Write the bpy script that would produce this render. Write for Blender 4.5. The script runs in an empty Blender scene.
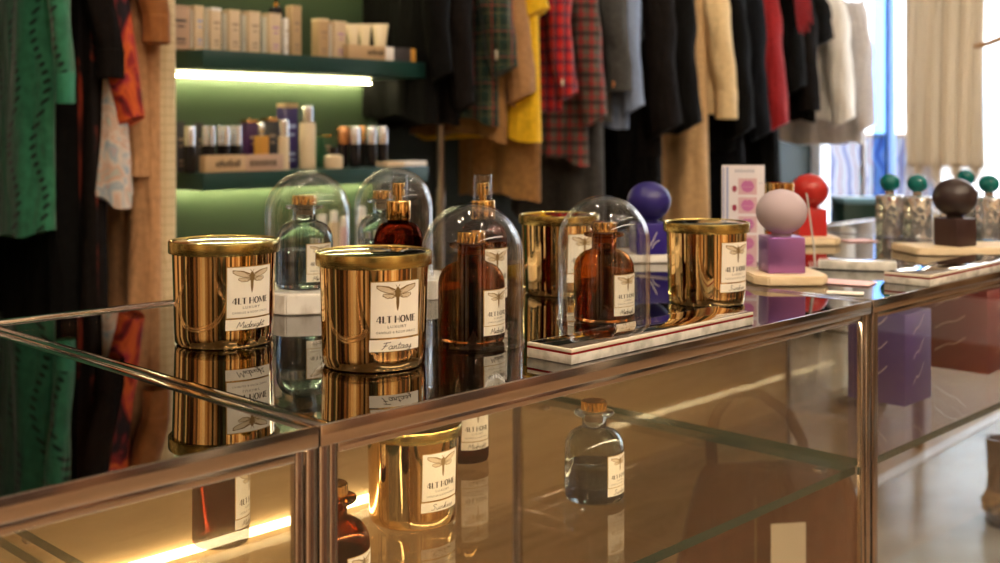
import bpy, bmesh, math, random
from mathutils import Vector, Matrix
random.seed(7)
S = bpy.context.scene
COL = S.collection
PI = math.pi
F, U0, V0, CZ = 1150.0, 500.0, 131.0, 1.15     # focal length in pixels, principal column, horizon row, eye height
TOP = 0.95                                     # counter top height
RA = math.radians(48.24)                       # direction of the room's long walls
E1 = (math.cos(RA), math.sin(RA)); E2 = (-math.sin(RA), math.cos(RA))

# ------------------------------------------------------------------ materials
MATS = {}
def mat(name, col=(.5,.5,.5), rough=.5, metal=0., spec=.5, emit=None, es=0., coat=0., sheen=0., trans=0., ior=1.45):
    m = bpy.data.materials.new(name); m.use_nodes = True
    b = m.node_tree.nodes['Principled BSDF']
    b.inputs['Base Color'].default_value = (*col, 1)
    b.inputs['Roughness'].default_value = rough
    b.inputs['Metallic'].default_value = metal
    b.inputs['Specular IOR Level'].default_value = spec
    b.inputs['Coat Weight'].default_value = coat
    b.inputs['Sheen Weight'].default_value = sheen
    b.inputs['Transmission Weight'].default_value = trans
    b.inputs['IOR'].default_value = ior
    if emit:
        b.inputs['Emission Color'].default_value = (*emit, 1)
        b.inputs['Emission Strength'].default_value = es
    MATS[name] = m
    return m
def nt(m): return m.node_tree.nodes, m.node_tree.links, m.node_tree.nodes['Principled BSDF']
def coords(m, kind='Object', scale=(1,1,1)):
    N, L, b = nt(m)
    tc = N.new('ShaderNodeTexCoord'); mp = N.new('ShaderNodeMapping')
    mp.inputs['Scale'].default_value = scale
    L.new(tc.outputs[kind], mp.inputs['Vector'])
    return mp.outputs['Vector']
def ramp(m, fac, stops, interp='LINEAR'):
    N, L, b = nt(m)
    r = N.new('ShaderNodeValToRGB'); r.color_ramp.interpolation = interp
    el = r.color_ramp.elements
    while len(el) < len(stops): el.new(.5)
    for e, (p, c) in zip(el, stops): e.position = p; e.color = (*c, 1)
    L.new(fac, r.inputs['Fac']); return r.outputs['Color']
def noise(m, vec, scale, detail=3, dist=0.):
    N, L, b = nt(m)
    n = N.new('ShaderNodeTexNoise'); n.inputs['Scale'].default_value = scale
    n.inputs['Detail'].default_value = detail; n.inputs['Distortion'].default_value = dist
    L.new(vec, n.inputs['Vector']); return n.outputs['Fac']
def bump(m, h, strength=.2, dist=.002):
    N, L, b = nt(m)
    bp = N.new('ShaderNodeBump'); bp.inputs['Strength'].default_value = strength; bp.inputs['Distance'].default_value = dist
    L.new(h, bp.inputs['Height']); L.new(bp.outputs['Normal'], b.inputs['Normal'])
def math_n(m, op, a, bb=None):
    N, L, b = nt(m)
    n = N.new('ShaderNodeMath'); n.operation = op
    for i, v in enumerate((a, bb)):
        if v is None: continue
        if isinstance(v, (int, float)): n.inputs[i].default_value = v
        else: L.new(v, n.inputs[i])
    return n.outputs[0]
def mixc(m, fac, a, bb):
    N, L, b = nt(m)
    n = N.new('ShaderNodeMix'); n.data_type = 'RGBA'
    if isinstance(fac, (int, float)): n.inputs[0].default_value = fac
    else: L.new(fac, n.inputs[0])
    for i, v in ((6, a), (7, bb)):
        if isinstance(v, tuple): n.inputs[i].default_value = (*v, 1)
        else: L.new(v, n.inputs[i])
    return n.outputs[2]

def fabric(name, col, rough=.85, var=.35, sc=60, sheen=.06):
    m = mat(name, col, rough, sheen=sheen, spec=.08 if max(col) < .05 else .2)
    if max(col) < .05: m.node_tree.nodes['Principled BSDF'].inputs['Sheen Weight'].default_value = 0
    v = coords(m); n = noise(m, v, sc, 4)
    c = ramp(m, n, [(.3, tuple(x*(1-var) for x in col)), (.7, tuple(min(1, x*(1+var*.5)) for x in col))])
    N, L, b = nt(m); L.new(c, b.inputs['Base Color'])
    drape(m, noise(m, v, sc*6, 2)); return m
def drape(m, fine=None):
    v = coords(m, scale=(1,1,.16)); h = math_n(m, 'MULTIPLY', noise(m, v, 17, 3, .6), 1.)
    if fine is not None: h = math_n(m, 'ADD', h, math_n(m, 'MULTIPLY', fine, .03))
    bump(m, h, .75, .035)
def plaid(name, base, bars, rough=.85):
    """bars: (axis 'u' or 'z', frequency, offset, width, colour, opacity)"""
    m = mat(name, base, rough, spec=.2, sheen=.15)
    N, L, b = nt(m)
    tc = N.new('ShaderNodeTexCoord'); sx = N.new('ShaderNodeSeparateXYZ')
    L.new(tc.outputs['Object'], sx.inputs[0])
    u = math_n(m, 'ADD', sx.outputs[0], math_n(m, 'MULTIPLY', sx.outputs[1], .8)); z = sx.outputs[2]
    c = base
    for ax, fr, off, w, col, op in bars:
        t = math_n(m, 'FRACT', math_n(m, 'ADD', math_n(m, 'MULTIPLY', u if ax == 'u' else z, fr), off))
        k = math_n(m, 'MULTIPLY', math_n(m, 'LESS_THAN', t, w), op)
        c = mixc(m, k, c, col)
    L.new(c, b.inputs['Base Color']); drape(m); return m

def pane(name, tint=(.97,.98,.97), ior=1.5, rough=0., gl=(1,1,1)):
    m = bpy.data.materials.new(name); m.use_nodes = True
    N, L = m.node_tree.nodes, m.node_tree.links
    N.clear()
    out = N.new('ShaderNodeOutputMaterial'); mx = N.new('ShaderNodeMixShader')
    tr = N.new('ShaderNodeBsdfTransparent'); tr.inputs[0].default_value = (*tint, 1)
    gs = N.new('ShaderNodeBsdfGlossy'); gs.inputs['Roughness'].default_value = rough; gs.inputs['Color'].default_value = (*gl, 1)
    fr = N.new('ShaderNodeFresnel'); ge = N.new('ShaderNodeNewGeometry')
    mi = N.new('ShaderNodeMix'); mi.inputs[2].default_value = ior; mi.inputs[3].default_value = 1/ior
    L.new(ge.outputs['Backfacing'], mi.inputs[0]); L.new(mi.outputs[0], fr.inputs['IOR'])
    L.new(fr.outputs[0], mx.inputs[0]); L.new(tr.outputs[0], mx.inputs[1]); L.new(gs.outputs[0], mx.inputs[2])
    L.new(mx.outputs[0], out.inputs['Surface'])
    MATS[name] = m; return m
def glass(name, col, ior=1.46, rough=0.):
    m = bpy.data.materials.new(name); m.use_nodes = True
    N, L = m.node_tree.nodes, m.node_tree.links
    N.clear()
    out = N.new('ShaderNodeOutputMaterial'); g = N.new('ShaderNodeBsdfGlass')
    g.inputs['Color'].default_value = (*col, 1); g.inputs['IOR'].default_value = ior; g.inputs['Roughness'].default_value = rough
    L.new(g.outputs[0], out.inputs['Surface']); MATS[name] = m; return m

CHROME = mat('chrome', (.56,.49,.44), .13, 1.)
GOLD = mat('mirror_gold', (1.,.70,.32), .045, 1.)
_v = coords(GOLD, scale=(1,1,.12)); bump(GOLD, noise(GOLD, _v, 26, 1), .10, .004)
LIDGOLD = mat('satin_gold', (.60,.46,.15), .27, 1.)
_v = coords(LIDGOLD, scale=(1,1,30)); bump(LIDGOLD, noise(LIDGOLD, _v, 30, 2), .06, .001)
LIDTOP = mat('polished_gold', (.80,.68,.36), .06, 1.)
CAPGOLD = mat('ribbed_gold', (.92,.58,.20), .12, 1.)
SMOKE = pane('smoked_glass', (.10,.085,.08), 2.3)
CLEAR = pane('clear_glass', (.97,.975,.965), 1.42)
FRONTG = pane('front_glass', (.95,.94,.92), 1.5)
DOMEG = pane('dome_glass', (.985,.99,.985), 1.5)
SHELFG = pane('shelf_glass', (.96,.96,.94), 1.7)
EDGEG = mat('glass_edge', (.008,.055,.040), .2, spec=.35, coat=.1)
AMBER = glass('amber_glass', (.78,.50,.24), 1.48)
AMBERD = glass('dark_amber_glass', (.30,.085,.045), 1.48)
AMBER2 = glass('deep_amber_glass', (.64,.36,.17), 1.48)
ALIQ2 = glass('deep_amber_liquid', (.40,.17,.07), 1.36)
COOL = glass('cool_clear_glass', (.86,.90,.92), 1.46)
LIQ = glass('blue_grey_liquid', (.60,.64,.67), 1.34)
ALIQ = glass('amber_liquid', (.62,.30,.12), 1.36)
PLASTIC = pane('clear_plastic', (.93,.94,.95), 1.5)
ACRYL = glass('acrylic', (.97,.97,.97), 1.49)
PAPER = mat('label_paper', (.86,.80,.68), .6)
_v = coords(PAPER); bump(PAPER, noise(PAPER, _v, 900, 2), .08, .0005)
INK = mat('dark_ink', (.05,.035,.02), .6)
BROWNINK = mat('bronze_ink', (.25,.16,.06), .35, .4)
GOLDINK = mat('gold_foil', (.45,.30,.10), .3, .8)
def wood(name, c1, c2, sc=(1,1,1), rough=.5, k=5):
    m = mat(name, c1, rough); v = coords(m, scale=sc)
    n = noise(m, v, k, 6, 1.2)
    c = ramp(m, n, [(.3, c1), (.55, c2), (.75, c1)])
    N, L, b = nt(m); L.new(c, b.inputs['Base Color']); bump(m, n, .1, .002); return m
OAK = wood('oak_veneer', (.42,.27,.13), (.56,.39,.21), (1,1,9), .45, 3)
OAKF = wood('oak_floor', (.34,.21,.12), (.46,.30,.17), (1,9,1), .45, 2)
BIRCH = wood('birch_board', (.66,.50,.30), (.78,.63,.42), (4,30,30), .5, 3)
TABLEW = wood('dark_table_wood', (.10,.06,.035), (.16,.10,.06), (1,1,9), .5, 4)
MARBLE = mat('white_marble', (.78,.74,.68), .25)
_v = coords(MARBLE); _c = ramp(MARBLE, noise(MARBLE, _v, 22, 8, 1.5), [(.35,(.60,.55,.49)),(.5,(.80,.76,.70)),(.8,(.86,.83,.78))])
nt(MARBLE)[1].new(_c, nt(MARBLE)[2].inputs['Base Color'])
CONC = mat('polished_concrete', (.40,.38,.34), .22)
_v = coords(CONC); _c = ramp(CONC, noise(CONC, _v, 2.2, 9, .8), [(.3,(.24,.22,.19)),(.5,(.40,.37,.33)),(.72,(.56,.53,.47))])
nt(CONC)[1].new(_c, nt(CONC)[2].inputs['Base Color'])
GREENW = mat('dark_green_paint', (.042,.070,.036), .5)
_v = coords(GREENW); bump(GREENW, noise(GREENW, _v, 40, 3), .08, .002)
GREENS = mat('shelf_green_paint', (.012,.048,.042), .35)
DARKW = mat('near_black_green_paint', (.012,.022,.016), .6)
_v = coords(DARKW); bump(DARKW, noise(DARKW, _v, 40, 3), .08, .002)
CEIL = mat('ceiling_paint', (.70,.66,.60), .8)
_v = coords(CEIL); bump(CEIL, noise(CEIL, _v, 30, 3), .1, .003)
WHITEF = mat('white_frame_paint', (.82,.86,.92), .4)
BLUEF = mat('blue_frame_paint', (.05,.16,.55), .4)
BLACKP = mat('black_plastic', (.012,.012,.013), .35)
LED = mat('led_strip', (1,1,1), .5, emit=(1,.86,.46), es=84)
LEDC = mat('cabinet_led', (1,1,1), .5, emit=(1,.80,.46), es=13)
FILLT = mat('added_fill_strip', (1,1,1), .5, emit=(1,.80,.50), es=60)  # unseen strips added to brighten the cabinet interiors
FILLD = mat('added_dim_fill_strip', (1,1,1), .5, emit=(1,.80,.50), es=32)
LAMP = mat('lamp_glow', (1,1,1), .5, emit=(1,.84,.62), es=140)
def col_panel():  # stripes invented for unseen walls, to streak the gold's reflections
    m = mat('reflection_stripe_boards', (.3,.2,.1), .5)
    v = coords(m, scale=(1,1,1)); N, L, b = nt(m)
    sx = N.new('ShaderNodeSeparateXYZ'); L.new(v, sx.inputs[0])
    q = math_n(m, 'FLOOR', math_n(m, 'MULTIPLY', math_n(m, 'ADD', sx.outputs[0], sx.outputs[1]), 2.6))
    w = N.new('ShaderNodeTexWhiteNoise'); w.noise_dimensions = '1D'; L.new(q, w.inputs['W'])
    c = ramp(m, w.outputs['Value'], [(0,(.05,.03,.02)),(.16,(.30,.15,.07)),(.36,(.50,.32,.16)),(.52,(.10,.05,.03)),(.60,(.74,.56,.36)),(.72,(.05,.09,.085)),(.8,(.34,.12,.06)),(.87,(.80,.70,.54))], 'CONSTANT')
    L.new(c, b.inputs['Base Color']); return m
STREAKS = col_panel()

# ------------------------------------------------------------------ object helpers
def tag(o, label, cat, group=None, kind=None):
    if label: o['label'] = label
    if cat: o['category'] = cat
    if group: o['group'] = group
    if kind: o['kind'] = kind
    return o
def thing(name, label, cat, loc=(0,0,0), rz=0., group=None):
    o = bpy.data.objects.new(name, None); COL.objects.link(o)
    o.location = loc; o.rotation_euler = (0,0,rz); o.empty_display_size = .05
    return tag(o, label, cat, group)
def obj(name, bm, m, parent=None, smooth=True, loc=None, rz=None, label=None, sharp=38):
    me = bpy.data.meshes.new(name)
    bmesh.ops.recalc_face_normals(bm, faces=bm.faces[:])
    bm.to_mesh(me); bm.free()
    return link(name, me, m, parent, smooth, loc, rz, label, sharp)
def link(name, me, m, parent=None, smooth=True, loc=None, rz=None, label=None, sharp=38):
    for x in (m if isinstance(m, (list, tuple)) else [m]): me.materials.append(x)
    if smooth:
        for p in me.polygons: p.use_smooth = True
        try: me.set_sharp_from_angle(angle=math.radians(sharp))
        except Exception: pass
    o = bpy.data.objects.new(name, me); COL.objects.link(o)
    if parent: o.parent = parent
    if loc: o.location = loc
    if rz is not None: o.rotation_euler = (0,0,rz)
    if label: o['label'] = label
    return o
def nbm(): return bmesh.new()
def box(bm, x0, x1, y0, y1, z0, z1, bev=0., mi=0):
    vs = [bm.verts.new((x,y,z)) for z in (z0,z1) for y in (y0,y1) for x in (x0,x1)]
    fs = [bm.faces.new([vs[i] for i in q]) for q in ((0,2,3,1),(4,5,7,6),(0,1,5,4),(2,6,7,3),(0,4,6,2),(1,3,7,5))]
    for f in fs: f.material_index = mi
    if bev > 0:
        es = list({e for f in fs for e in f.edges})
        bmesh.ops.bevel(bm, geom=es, offset=bev, segments=2, profile=.5, affect='EDGES')
    return bm
def lathe(bm, prof, seg=64, closed=False, mi=0, sx=1., sy=1., c=(0,0)):
    rings = []
    for r, z in prof:
        if r < 1e-6: rings.append([bm.verts.new((c[0],c[1],z))])
        else: rings.append([bm.verts.new((c[0]+r*sx*math.cos(2*PI*i/seg), c[1]+r*sy*math.sin(2*PI*i/seg), z)) for i in range(seg)])
    n = len(rings)
    for k in range(n if closed else n-1):
        A, B = rings[k], rings[(k+1) % n]
        for i in range(seg):
            j = (i+1) % seg
            if len(A) == 1 and len(B) == 1: continue
            if len(A) == 1: f = bm.faces.new((A[0], B[i], B[j]))
            elif len(B) == 1: f = bm.faces.new((A[i], A[j], B[0]))
            else: f = bm.faces.new((A[i], A[j], B[j], B[i]))
            f.material_index = mi
    return bm
def tube(bm, pts, rads, seg=12, cap=True, flat=1., side=None):
    pts = [Vector(p) for p in pts]; n = len(pts)
    if isinstance(rads, (int,float)): rads = [rads]*n
    rings = []; up0 = Vector(side) if side else Vector((0.123,1,.05)).normalized()
    for i, p in enumerate(pts):
        t = (pts[min(i+1,n-1)]-pts[max(i-1,0)]).normalized()
        a = (up0 - t*up0.dot(t)).normalized(); b = t.cross(a)
        rings.append([bm.verts.new(p + a*rads[i]*flat*math.cos(2*PI*k/seg) + b*rads[i]*math.sin(2*PI*k/seg)) for k in range(seg)])
    for A, B in zip(rings, rings[1:]):
        for k in range(seg): bm.faces.new((A[k], A[(k+1)%seg], B[(k+1)%seg], B[k]))
    if cap: bm.faces.new(rings[0][::-1]); bm.faces.new(rings[-1])
    return bm
def prism(bm, poly, z0, z1, bev=0.):
    a = [bm.verts.new((x,y,z0)) for x,y in poly]; b = [bm.verts.new((x,y,z1)) for x,y in poly]; n = len(poly)
    fs = [bm.faces.new(a[::-1]), bm.faces.new(b)] + [bm.faces.new((a[i],a[(i+1)%n],b[(i+1)%n],b[i])) for i in range(n)]
    if bev: bmesh.ops.bevel(bm, geom=list({e for f in fs for e in f.edges}), offset=bev, segments=2, affect='EDGES')
    return bm
def at(px, Y): return ((px-U0)/F*Y, Y)                      # where a column of the view meets depth Y
def room(a, b): return (a*E1[0]+b*E2[0], a*E1[1]+b*E2[1])
def a_of(px, b):
    k = (px-U0)/F
    return b*(-E2[0]+E2[1]*k)/(E1[0]-E1[1]*k)
def zz(v, Y): return CZ-(v-V0)*Y/F
def face_yaw(x, y, phi): return math.atan2(-y, -x)+math.radians(phi)

# ------------------------------------------------------------------ flat marks wrapped on a round wall
def catmull(P, n=6):
    if len(P) < 3: return P
    out = []; Q = [P[0]]+list(P)+[P[-1]]
    for i in range(1, len(Q)-2):
        p0,p1,p2,p3 = Q[i-1:i+3]
        for k in range(n):
            t = k/n
            out.append(tuple(.5*((2*b)+(c-a)*t+(2*a-5*b+4*c-d)*t*t+(-a+3*b-3*c+d)*t**3) for a,b,c,d in zip(p0,p1,p2,p3)))
    out.append(P[-1]); return out
def ribbon(P, w):
    out = []
    for i, p in enumerate(P):
        a = P[max(i-1,0)]; b = P[min(i+1,len(P)-1)]
        dx, dy = b[0]-a[0], b[1]-a[1]; l = math.hypot(dx,dy) or 1
        ww = w[i] if isinstance(w, list) else w
        out.append(((p[0]-dy/l*ww/2, p[1]+dx/l*ww/2), (p[0]+dy/l*ww/2, p[1]-dx/l*ww/2)))
    return [[out[i][0], out[i][1], out[i+1][1], out[i+1][0]] for i in range(len(out)-1)]
GL = {  # single-stroke handwriting
 'M':(.72,[[(0,0),(.14,.9),(.32,.25),(.56,.95),(.62,.02),(.72,.08)]]), 'i':(.2,[[(0,.1),(.1,.45),(.1,.02),(.2,.1)],[(.13,.66),(.15,.7)]]),
 'd':(.46,[[(.3,.4),(.14,.45),(.03,.2),(.13,0),(.28,.14),(.42,.98),(.34,.05),(.46,.1)]]), 'n':(.4,[[(0,.42),(.06,.4),(.05,0),(.12,.33),(.25,.45),(.28,.03),(.4,.1)]]),
 'g':(.42,[[(.32,.42),(.14,.45),(.05,.2),(.14,.02),(.28,.15),(.34,.42),(.28,-.35),(.12,-.48),(.08,-.3),(.42,.1)]]), 'h':(.38,[[(0,.1),(.18,.98),(.06,0),(.14,.33),(.26,.42),(.27,.03),(.38,.1)]]),
 't':(.26,[[(.14,.85),(.07,.1),(.14,.02),(.26,.1)],[(-.04,.56),(.28,.62)]]), 'F':(.62,[[(.08,.82),(.3,.93),(.7,.97)],[(.34,.92),(.22,.3),(.06,0)],[(.12,.46),(.5,.52)]]),
 'a':(.44,[[(.32,.4),(.14,.45),(.03,.2),(.13,0),(.28,.15),(.35,.44),(.32,.05),(.44,.1)]]), 's':(.3,[[(0,.08),(.2,.48),(.24,.14),(.1,-.02),(.3,.1)]]),
 'y':(.44,[[(0,.42),(.08,.08),(.22,.1),(.33,.45),(.27,-.35),(.12,-.48),(.1,-.28),(.44,.1)]]), 'S':(.56,[[(.52,.8),(.34,.98),(.16,.78),(.4,.45),(.3,.05),(.04,.1)]]),
 'u':(.42,[[(0,.42),(.06,.08),(.2,.04),(.3,.42),(.3,.06),(.42,.1)]]), 'k':(.4,[[(0,.1),(.18,.98),(.06,0),(.26,.45),(.12,.25),(.28,.02),(.4,.1)]]), 'e':(.34,[[(0,.15),(.2,.36),(.12,.46),(.04,.2),(.14,0),(.34,.12)]]),
}
def script_polys(word, width, h, w):
    tot = sum(GL[c][0] for c in word); sx = width/tot; sy = h; x = 0; out = []
    for c in word:
        adv, st = GL[c]
        for s in st:
            out += ribbon([((x+p[0]+.18*p[1])*sx-width/2, (p[1]-.3)*sy) for p in catmull(s)], w)
        x += adv
    return out
def rect(x0,x1,y0,y1,n=3): return [[(x0+(x1-x0)*i/n,y0),(x0+(x1-x0)*(i+1)/n,y0),(x0+(x1-x0)*(i+1)/n,y1),(x0+(x1-x0)*i/n,y1)] for i in range(n)]
def title_polys(width, h):
    T, t = .22, .075                       # heavy and hairline strokes of the display lettering
    def H(x): return rect(x,x+T,0,1)+rect(x+.6,x+.6+t,0,1)+rect(x+T,x+.6,.47,.53)
    L = [(.0, lambda x: ribbon([(x,.3),(x+.38,1)],t)+rect(x,x+.66,.26,.32)+rect(x+.34,x+.34+T,0,1), .74),
         (.0, lambda x: rect(x,x+T,0,1)+rect(x+T,x+.5,0,.06), .58), (.0, lambda x: rect(x,x+.62,.94,1)+rect(x+.21,x+.21+T,0,.94), .70), (0, None, .32),
         (.0, H, .8), (.0, lambda x: ribbon([(x+.36+.3*math.cos(a*PI/12), .5+.48*math.sin(a*PI/12)) for a in range(25)], [t+.14*abs(math.cos(a*PI/12)) for a in range(25)]), .84),
         (.0, lambda x: rect(x,x+t,0,1)+ribbon([(x+.06,1),(x+.38,.1)],T*.8)+ribbon([(x+.38,.1),(x+.7,1)],t)+rect(x+.68,x+.68+T,0,1), 1.0),
         (.0, lambda x: rect(x,x+T,0,1)+rect(x+T,x+.5,.94,1)+rect(x+T,x+.44,.47,.53)+rect(x+T,x+.5,0,.06), .52)]
    tot = sum(l[2] for l in L); x = 0; out = []
    for _, f, adv in L:
        if f: out += [[((px)*width/tot-width/2, py*h) for px,py in q] for q in f(x)]
        x += adv
    return out
_tc = {}
def font_polys(txt, width, h):
    if txt not in _tc:
        cu = bpy.data.curves.new('t', 'FONT'); cu.body = txt; cu.space_character = 1.25; cu.resolution_u = 2
        o = bpy.data.objects.new('t', cu); COL.objects.link(o)
        me = bpy.data.meshes.new_from_object(o.evaluated_get(bpy.context.evaluated_depsgraph_get()))
        _tc[txt] = [[tuple(me.vertices[i].co[:2]) for i in p.vertices] for p in me.polygons]
        bpy.data.objects.remove(o); bpy.data.curves.remove(cu); bpy.data.meshes.remove(me)
    P = _tc[txt]; xs = [p[0] for q in P for p in q]; ys = [p[1] for q in P for p in q]
    x0,x1,y0,y1 = min(xs),max(xs),min(ys),max(ys)
    return [[((p[0]-x0)/(x1-x0)*width-width/2, (p[1]-y0)/(y1-y0)*h) for p in q] for q in P]
def moth_polys(w, h):
    """spread-winged insect: two long fore wings, two short hind wings, striped tapering body"""
    out = []
    for s in (-1,1):
        fw = [(.06,.80),(.22,.92),(.40,.99),(.50,1.0),(.49,.90),(.40,.80),(.24,.70),(.07,.66)]
        hw = [(.06,.66),(.20,.66),(.34,.68),(.36,.60),(.26,.50),(.14,.50),(.05,.56)]
        for sh in (fw, hw):
            cx = sum(p[0] for p in sh)/len(sh); cy = sum(p[1] for p in sh)/len(sh)
            out += ribbon([(s*p[0],p[1]) for p in sh+[sh[0]]], .022)
            for p in sh[1:-1:1]: out += ribbon([(s*sh[0][0],(sh[0][1]+sh[-1][1])/2),(s*p[0],p[1])], .012)
            if sh is fw: out += ribbon([(s*.06,.82),(s*.24,.95),(s*.5,1.0)], .05)
    body = [(.0,.92,.05),(.0,.86,.09),(.0,.74,.12),(.0,.64,.11),(.0,.5,.08),(.0,.3,.075),(.0,.12,.05),(.0,0,.01)]
    out += ribbon([(b[0],b[1]) for b in body], [b[2] for b in body])
    for s in (-1,1): out += ribbon([(s*.01,.92),(s*.05,1.02)], .014)
    return [[(p[0]*w, p[1]*h) for p in q] for q in out]
def wrap(bm, polys, rad, z0, eps, ds=0., mi=0, flat=False):
    for q in polys:
        vs = []
        for s, z in q:
            zc = z0+z; r = rad(zc)+eps; a = (s+ds)/r
            vs.append(bm.verts.new((r*math.cos(a), r*math.sin(a), zc)) if not flat else bm.verts.new((s+ds, eps, zc)))
        try: f = bm.faces.new(vs); f.material_index = mi
        except ValueError: pass
    return bm
def sheet_polys(w, h, n=14):
    return [[(-w/2+w*i/n,0),(-w/2+w*(i+1)/n,0),(-w/2+w*(i+1)/n,h),(-w/2+w*i/n,h)] for i in range(n)]
def marks(name, polys, rad, z0, eps, m, parent, ds=0.):
    me = bpy.data.meshes.new(name); bm = nbm(); wrap(bm, polys, rad, z0, eps, ds); bm.to_mesh(me); bm.free()
    return link(name, me, m, parent, smooth=False)
def shift(polys, dx, dy): return [[(p[0]+dx,p[1]+dy) for p in q] for q in polys]
MOTHF = mat('tan_ink', (.66,.54,.37), .6)
WINGS = []
for s_ in (-1,1):
    U_ = [(.06,.80),(.15,.87),(.22,.92),(.31,.96),(.40,.99),(.5,1.)]; D_ = [(.07,.66),(.15,.68),(.24,.70),(.32,.75),(.40,.80),(.49,.9)]
    U2 = [(.06,.66),(.2,.66),(.34,.68)]; D2 = [(.05,.56),(.14,.50),(.30,.54)]
    for U1, D1 in ((U_,D_),(U2,D2)):
        for i in range(len(U1)-1): WINGS.append([(s_*U1[i][0],U1[i][1]),(s_*U1[i+1][0],U1[i+1][1]),(s_*D1[i+1][0],D1[i+1][1]),(s_*D1[i][0],D1[i][1])])
def brand_label(root, rad, z0, w, h, word, strip_h, strip_gap, one_sheet=False):
    border = [q for q in sheet_polys(w+.0016, h+.0016)]
    lab = marks('label', sheet_polys(w, h), rad, z0, .00045, PAPER, root)
    marks('border', shift(border,0,-.0008), rad, z0, .0003, GOLDINK, lab)
    marks('emblem_wings', [[(p[0]*w*.80,p[1]*h*.46+h*.48) for p in q] for q in WINGS], rad, z0, .0006, MOTHF, lab)
    marks('emblem', moth_polys(w*.80, h*.46), rad, z0+h*.48, .0007, BROWNINK, lab)
    T = shift(title_polys(w*.80, h*.125),0,h*.265)+shift(font_polys('LUXURY',w*.38,h*.048),0,h*.17)+shift(font_polys('CANDLES & ROOM SPRAYS',w*.80,h*.04),0,h*.075)
    marks('lettering', T, rad, z0, .0007, INK, lab)
    st = marks('name_strip', sheet_polys(w*1.04, strip_h), rad, z0-strip_gap-strip_h, .00045, PAPER, root)
    if word: marks('handwriting', shift(script_polys(word, w*.62, strip_h*.60, .00055),0,strip_h*.36), rad, z0-strip_gap-strip_h, .0007, INK, st)

# ------------------------------------------------------------------ counter-top goods
def candle(px, Y, phi, word, label, z=TOP, scale=1., sz=1.):
    x, y = at(px, Y)
    t = thing('gold_candle', label, 'candle', (x,y,z), face_yaw(x,y,phi), 'gold jar candles'); t.scale = (scale,scale,sz)
    rad = lambda h: .0442+.0023*h/.087
    bm = nbm(); lathe(bm, [(0,.0015),(.038,.0015),(.040,0),(.0425,.0006),(.0440,.003)]+[(rad(k*.0105),k*.0105) for k in range(1,9)]+[(.0466,.0875),(.044,.0875),(.043,.075),(0,.075)], 96)
    obj('jar', bm, GOLD, t)
    bm = nbm(); lathe(bm, [(.0445,.0855),(.0495,.0855),(.0500,.0862),(.0500,.0958),(.0496,.0968),(.0478,.0972),(.0472,.0962),(.0466,.0958)], 96)
    lid = obj('lid', bm, LIDGOLD, t)
    bm = nbm(); lathe(bm, [(.0468,.0957),(.044,.0962),(.036,.0972),(.02,.0980),(0,.0983)], 96); obj('lid_disc', bm, LIDTOP, lid)
    brand_label(t, rad, .0292, .0455, .046, word, .0098, .0016)
    return t
def dome(px, Y, label, z=TOP):
    x, y = at(px, Y)
    R, H, th = .0483, .132, .0022
    prof = [(R+.0010,.0),(R+.0018,.0016),(R+.0012,.0034),(R,.005)]+[(R,H-R-.0)]+[(R*math.cos(a),H-R+R*math.sin(a)) for a in [PI/2*i/16 for i in range(1,16)]]+[(0,H)]
    ri = R-th
    prof += [(0,H-th)]+[(ri*math.cos(a),H-R+ri*math.sin(a)) for a in [PI/2*i/16 for i in range(15,0,-1)]]+[(ri,H-R),(ri,.0)]
    bm = nbm(); lathe(bm, prof, 96, closed=True)
    o = obj('glass_dome', bm, DOMEG, None, loc=(x,y,z+.0003), sharp=60); tag(o, label, 'cloche', 'glass cloches'); return o
def reed_bottle(px, Y, phi, label, kind='amber', z=TOP, word=None, gl=None, level=.040):
    x, y = at(px, Y)
    t = thing('diffuser_bottle', label, 'bottle', (x,y,z), face_yaw(x,y,phi), 'room scent bottles')
    sh = [(.0318-.0187*(1-math.cos(a))**1.0*1., .0545+.0205*math.sin(a)) for a in [PI/2*i/9 for i in range(1,9)]]
    outer = [(0,.0015),(.024,.0010),(.027,0),(.0300,.0006),(.0314,.0028),(.0318,.006),(.0318,.0545)]+sh+[(.0131,.0765),(.0131,.0875),(.0150,.0886),(.0200,.0892),(.0212,.0902),(.0213,.0916),(.0206,.0928),(.0145,.0930),(.0118,.0930)]
    wall = .0022
    inner = [(.0103,.0885),(.0105,.0765)]+[(max(.0105,r-wall),h-wall*.6) for r,h in sh[::-1]]+[(.0318-wall,.053)]
    bm = nbm()
    lathe(bm, outer+[(.0103,.0928)]+inner+[(.0318-wall,.0075),(.0285,.0052),(0,.0050)], 80)
    obj('glass_body', bm, COOL if kind == 'clear' else (AMBER2 if gl else AMBER), t, sharp=50)
    rl = .0318-wall+.0001
    bm = nbm(); lathe(bm, [(0,.0049),(.0286,.0051),(rl,.0074),(rl,level),(rl-.0008,level-.0004),(0,level-.0004)], 80)
    obj('liquid', bm, LIQ if kind == 'clear' else (ALIQ2 if gl else ALIQ), t)
    bm = nbm(); lathe(bm, [(0,.0935),(.0130,.0935)]+[(.0136,.0937)]+[(.0139,.0942),(.0139,.1030),(.0135,.1038),(.0128,.1042),(.0,.1042)], 48)
    for f in bm.faces:
        pass
    vs = [v for v in bm.verts if .0135 < math.hypot(v.co.x,v.co.y)]
    for v in vs:
        a = round(math.atan2(v.co.y,v.co.x)/(2*PI/48))
        if a % 2: v.co.x *= .955; v.co.y *= .955
    cp = obj('cap', bm, CAPGOLD, t, sharp=25)
    bm = nbm(); lathe(bm, [(0,.083),(.0098,.083),(.0098,.0934),(0,.0934)], 32)
    obj('stopper', bm, mat_cork, cp)
    rad = lambda h: .0318
    brand_label(t, rad, .0185, .034, .0325, word or 'Midnight', .0085, .0006)
    return t
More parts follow.
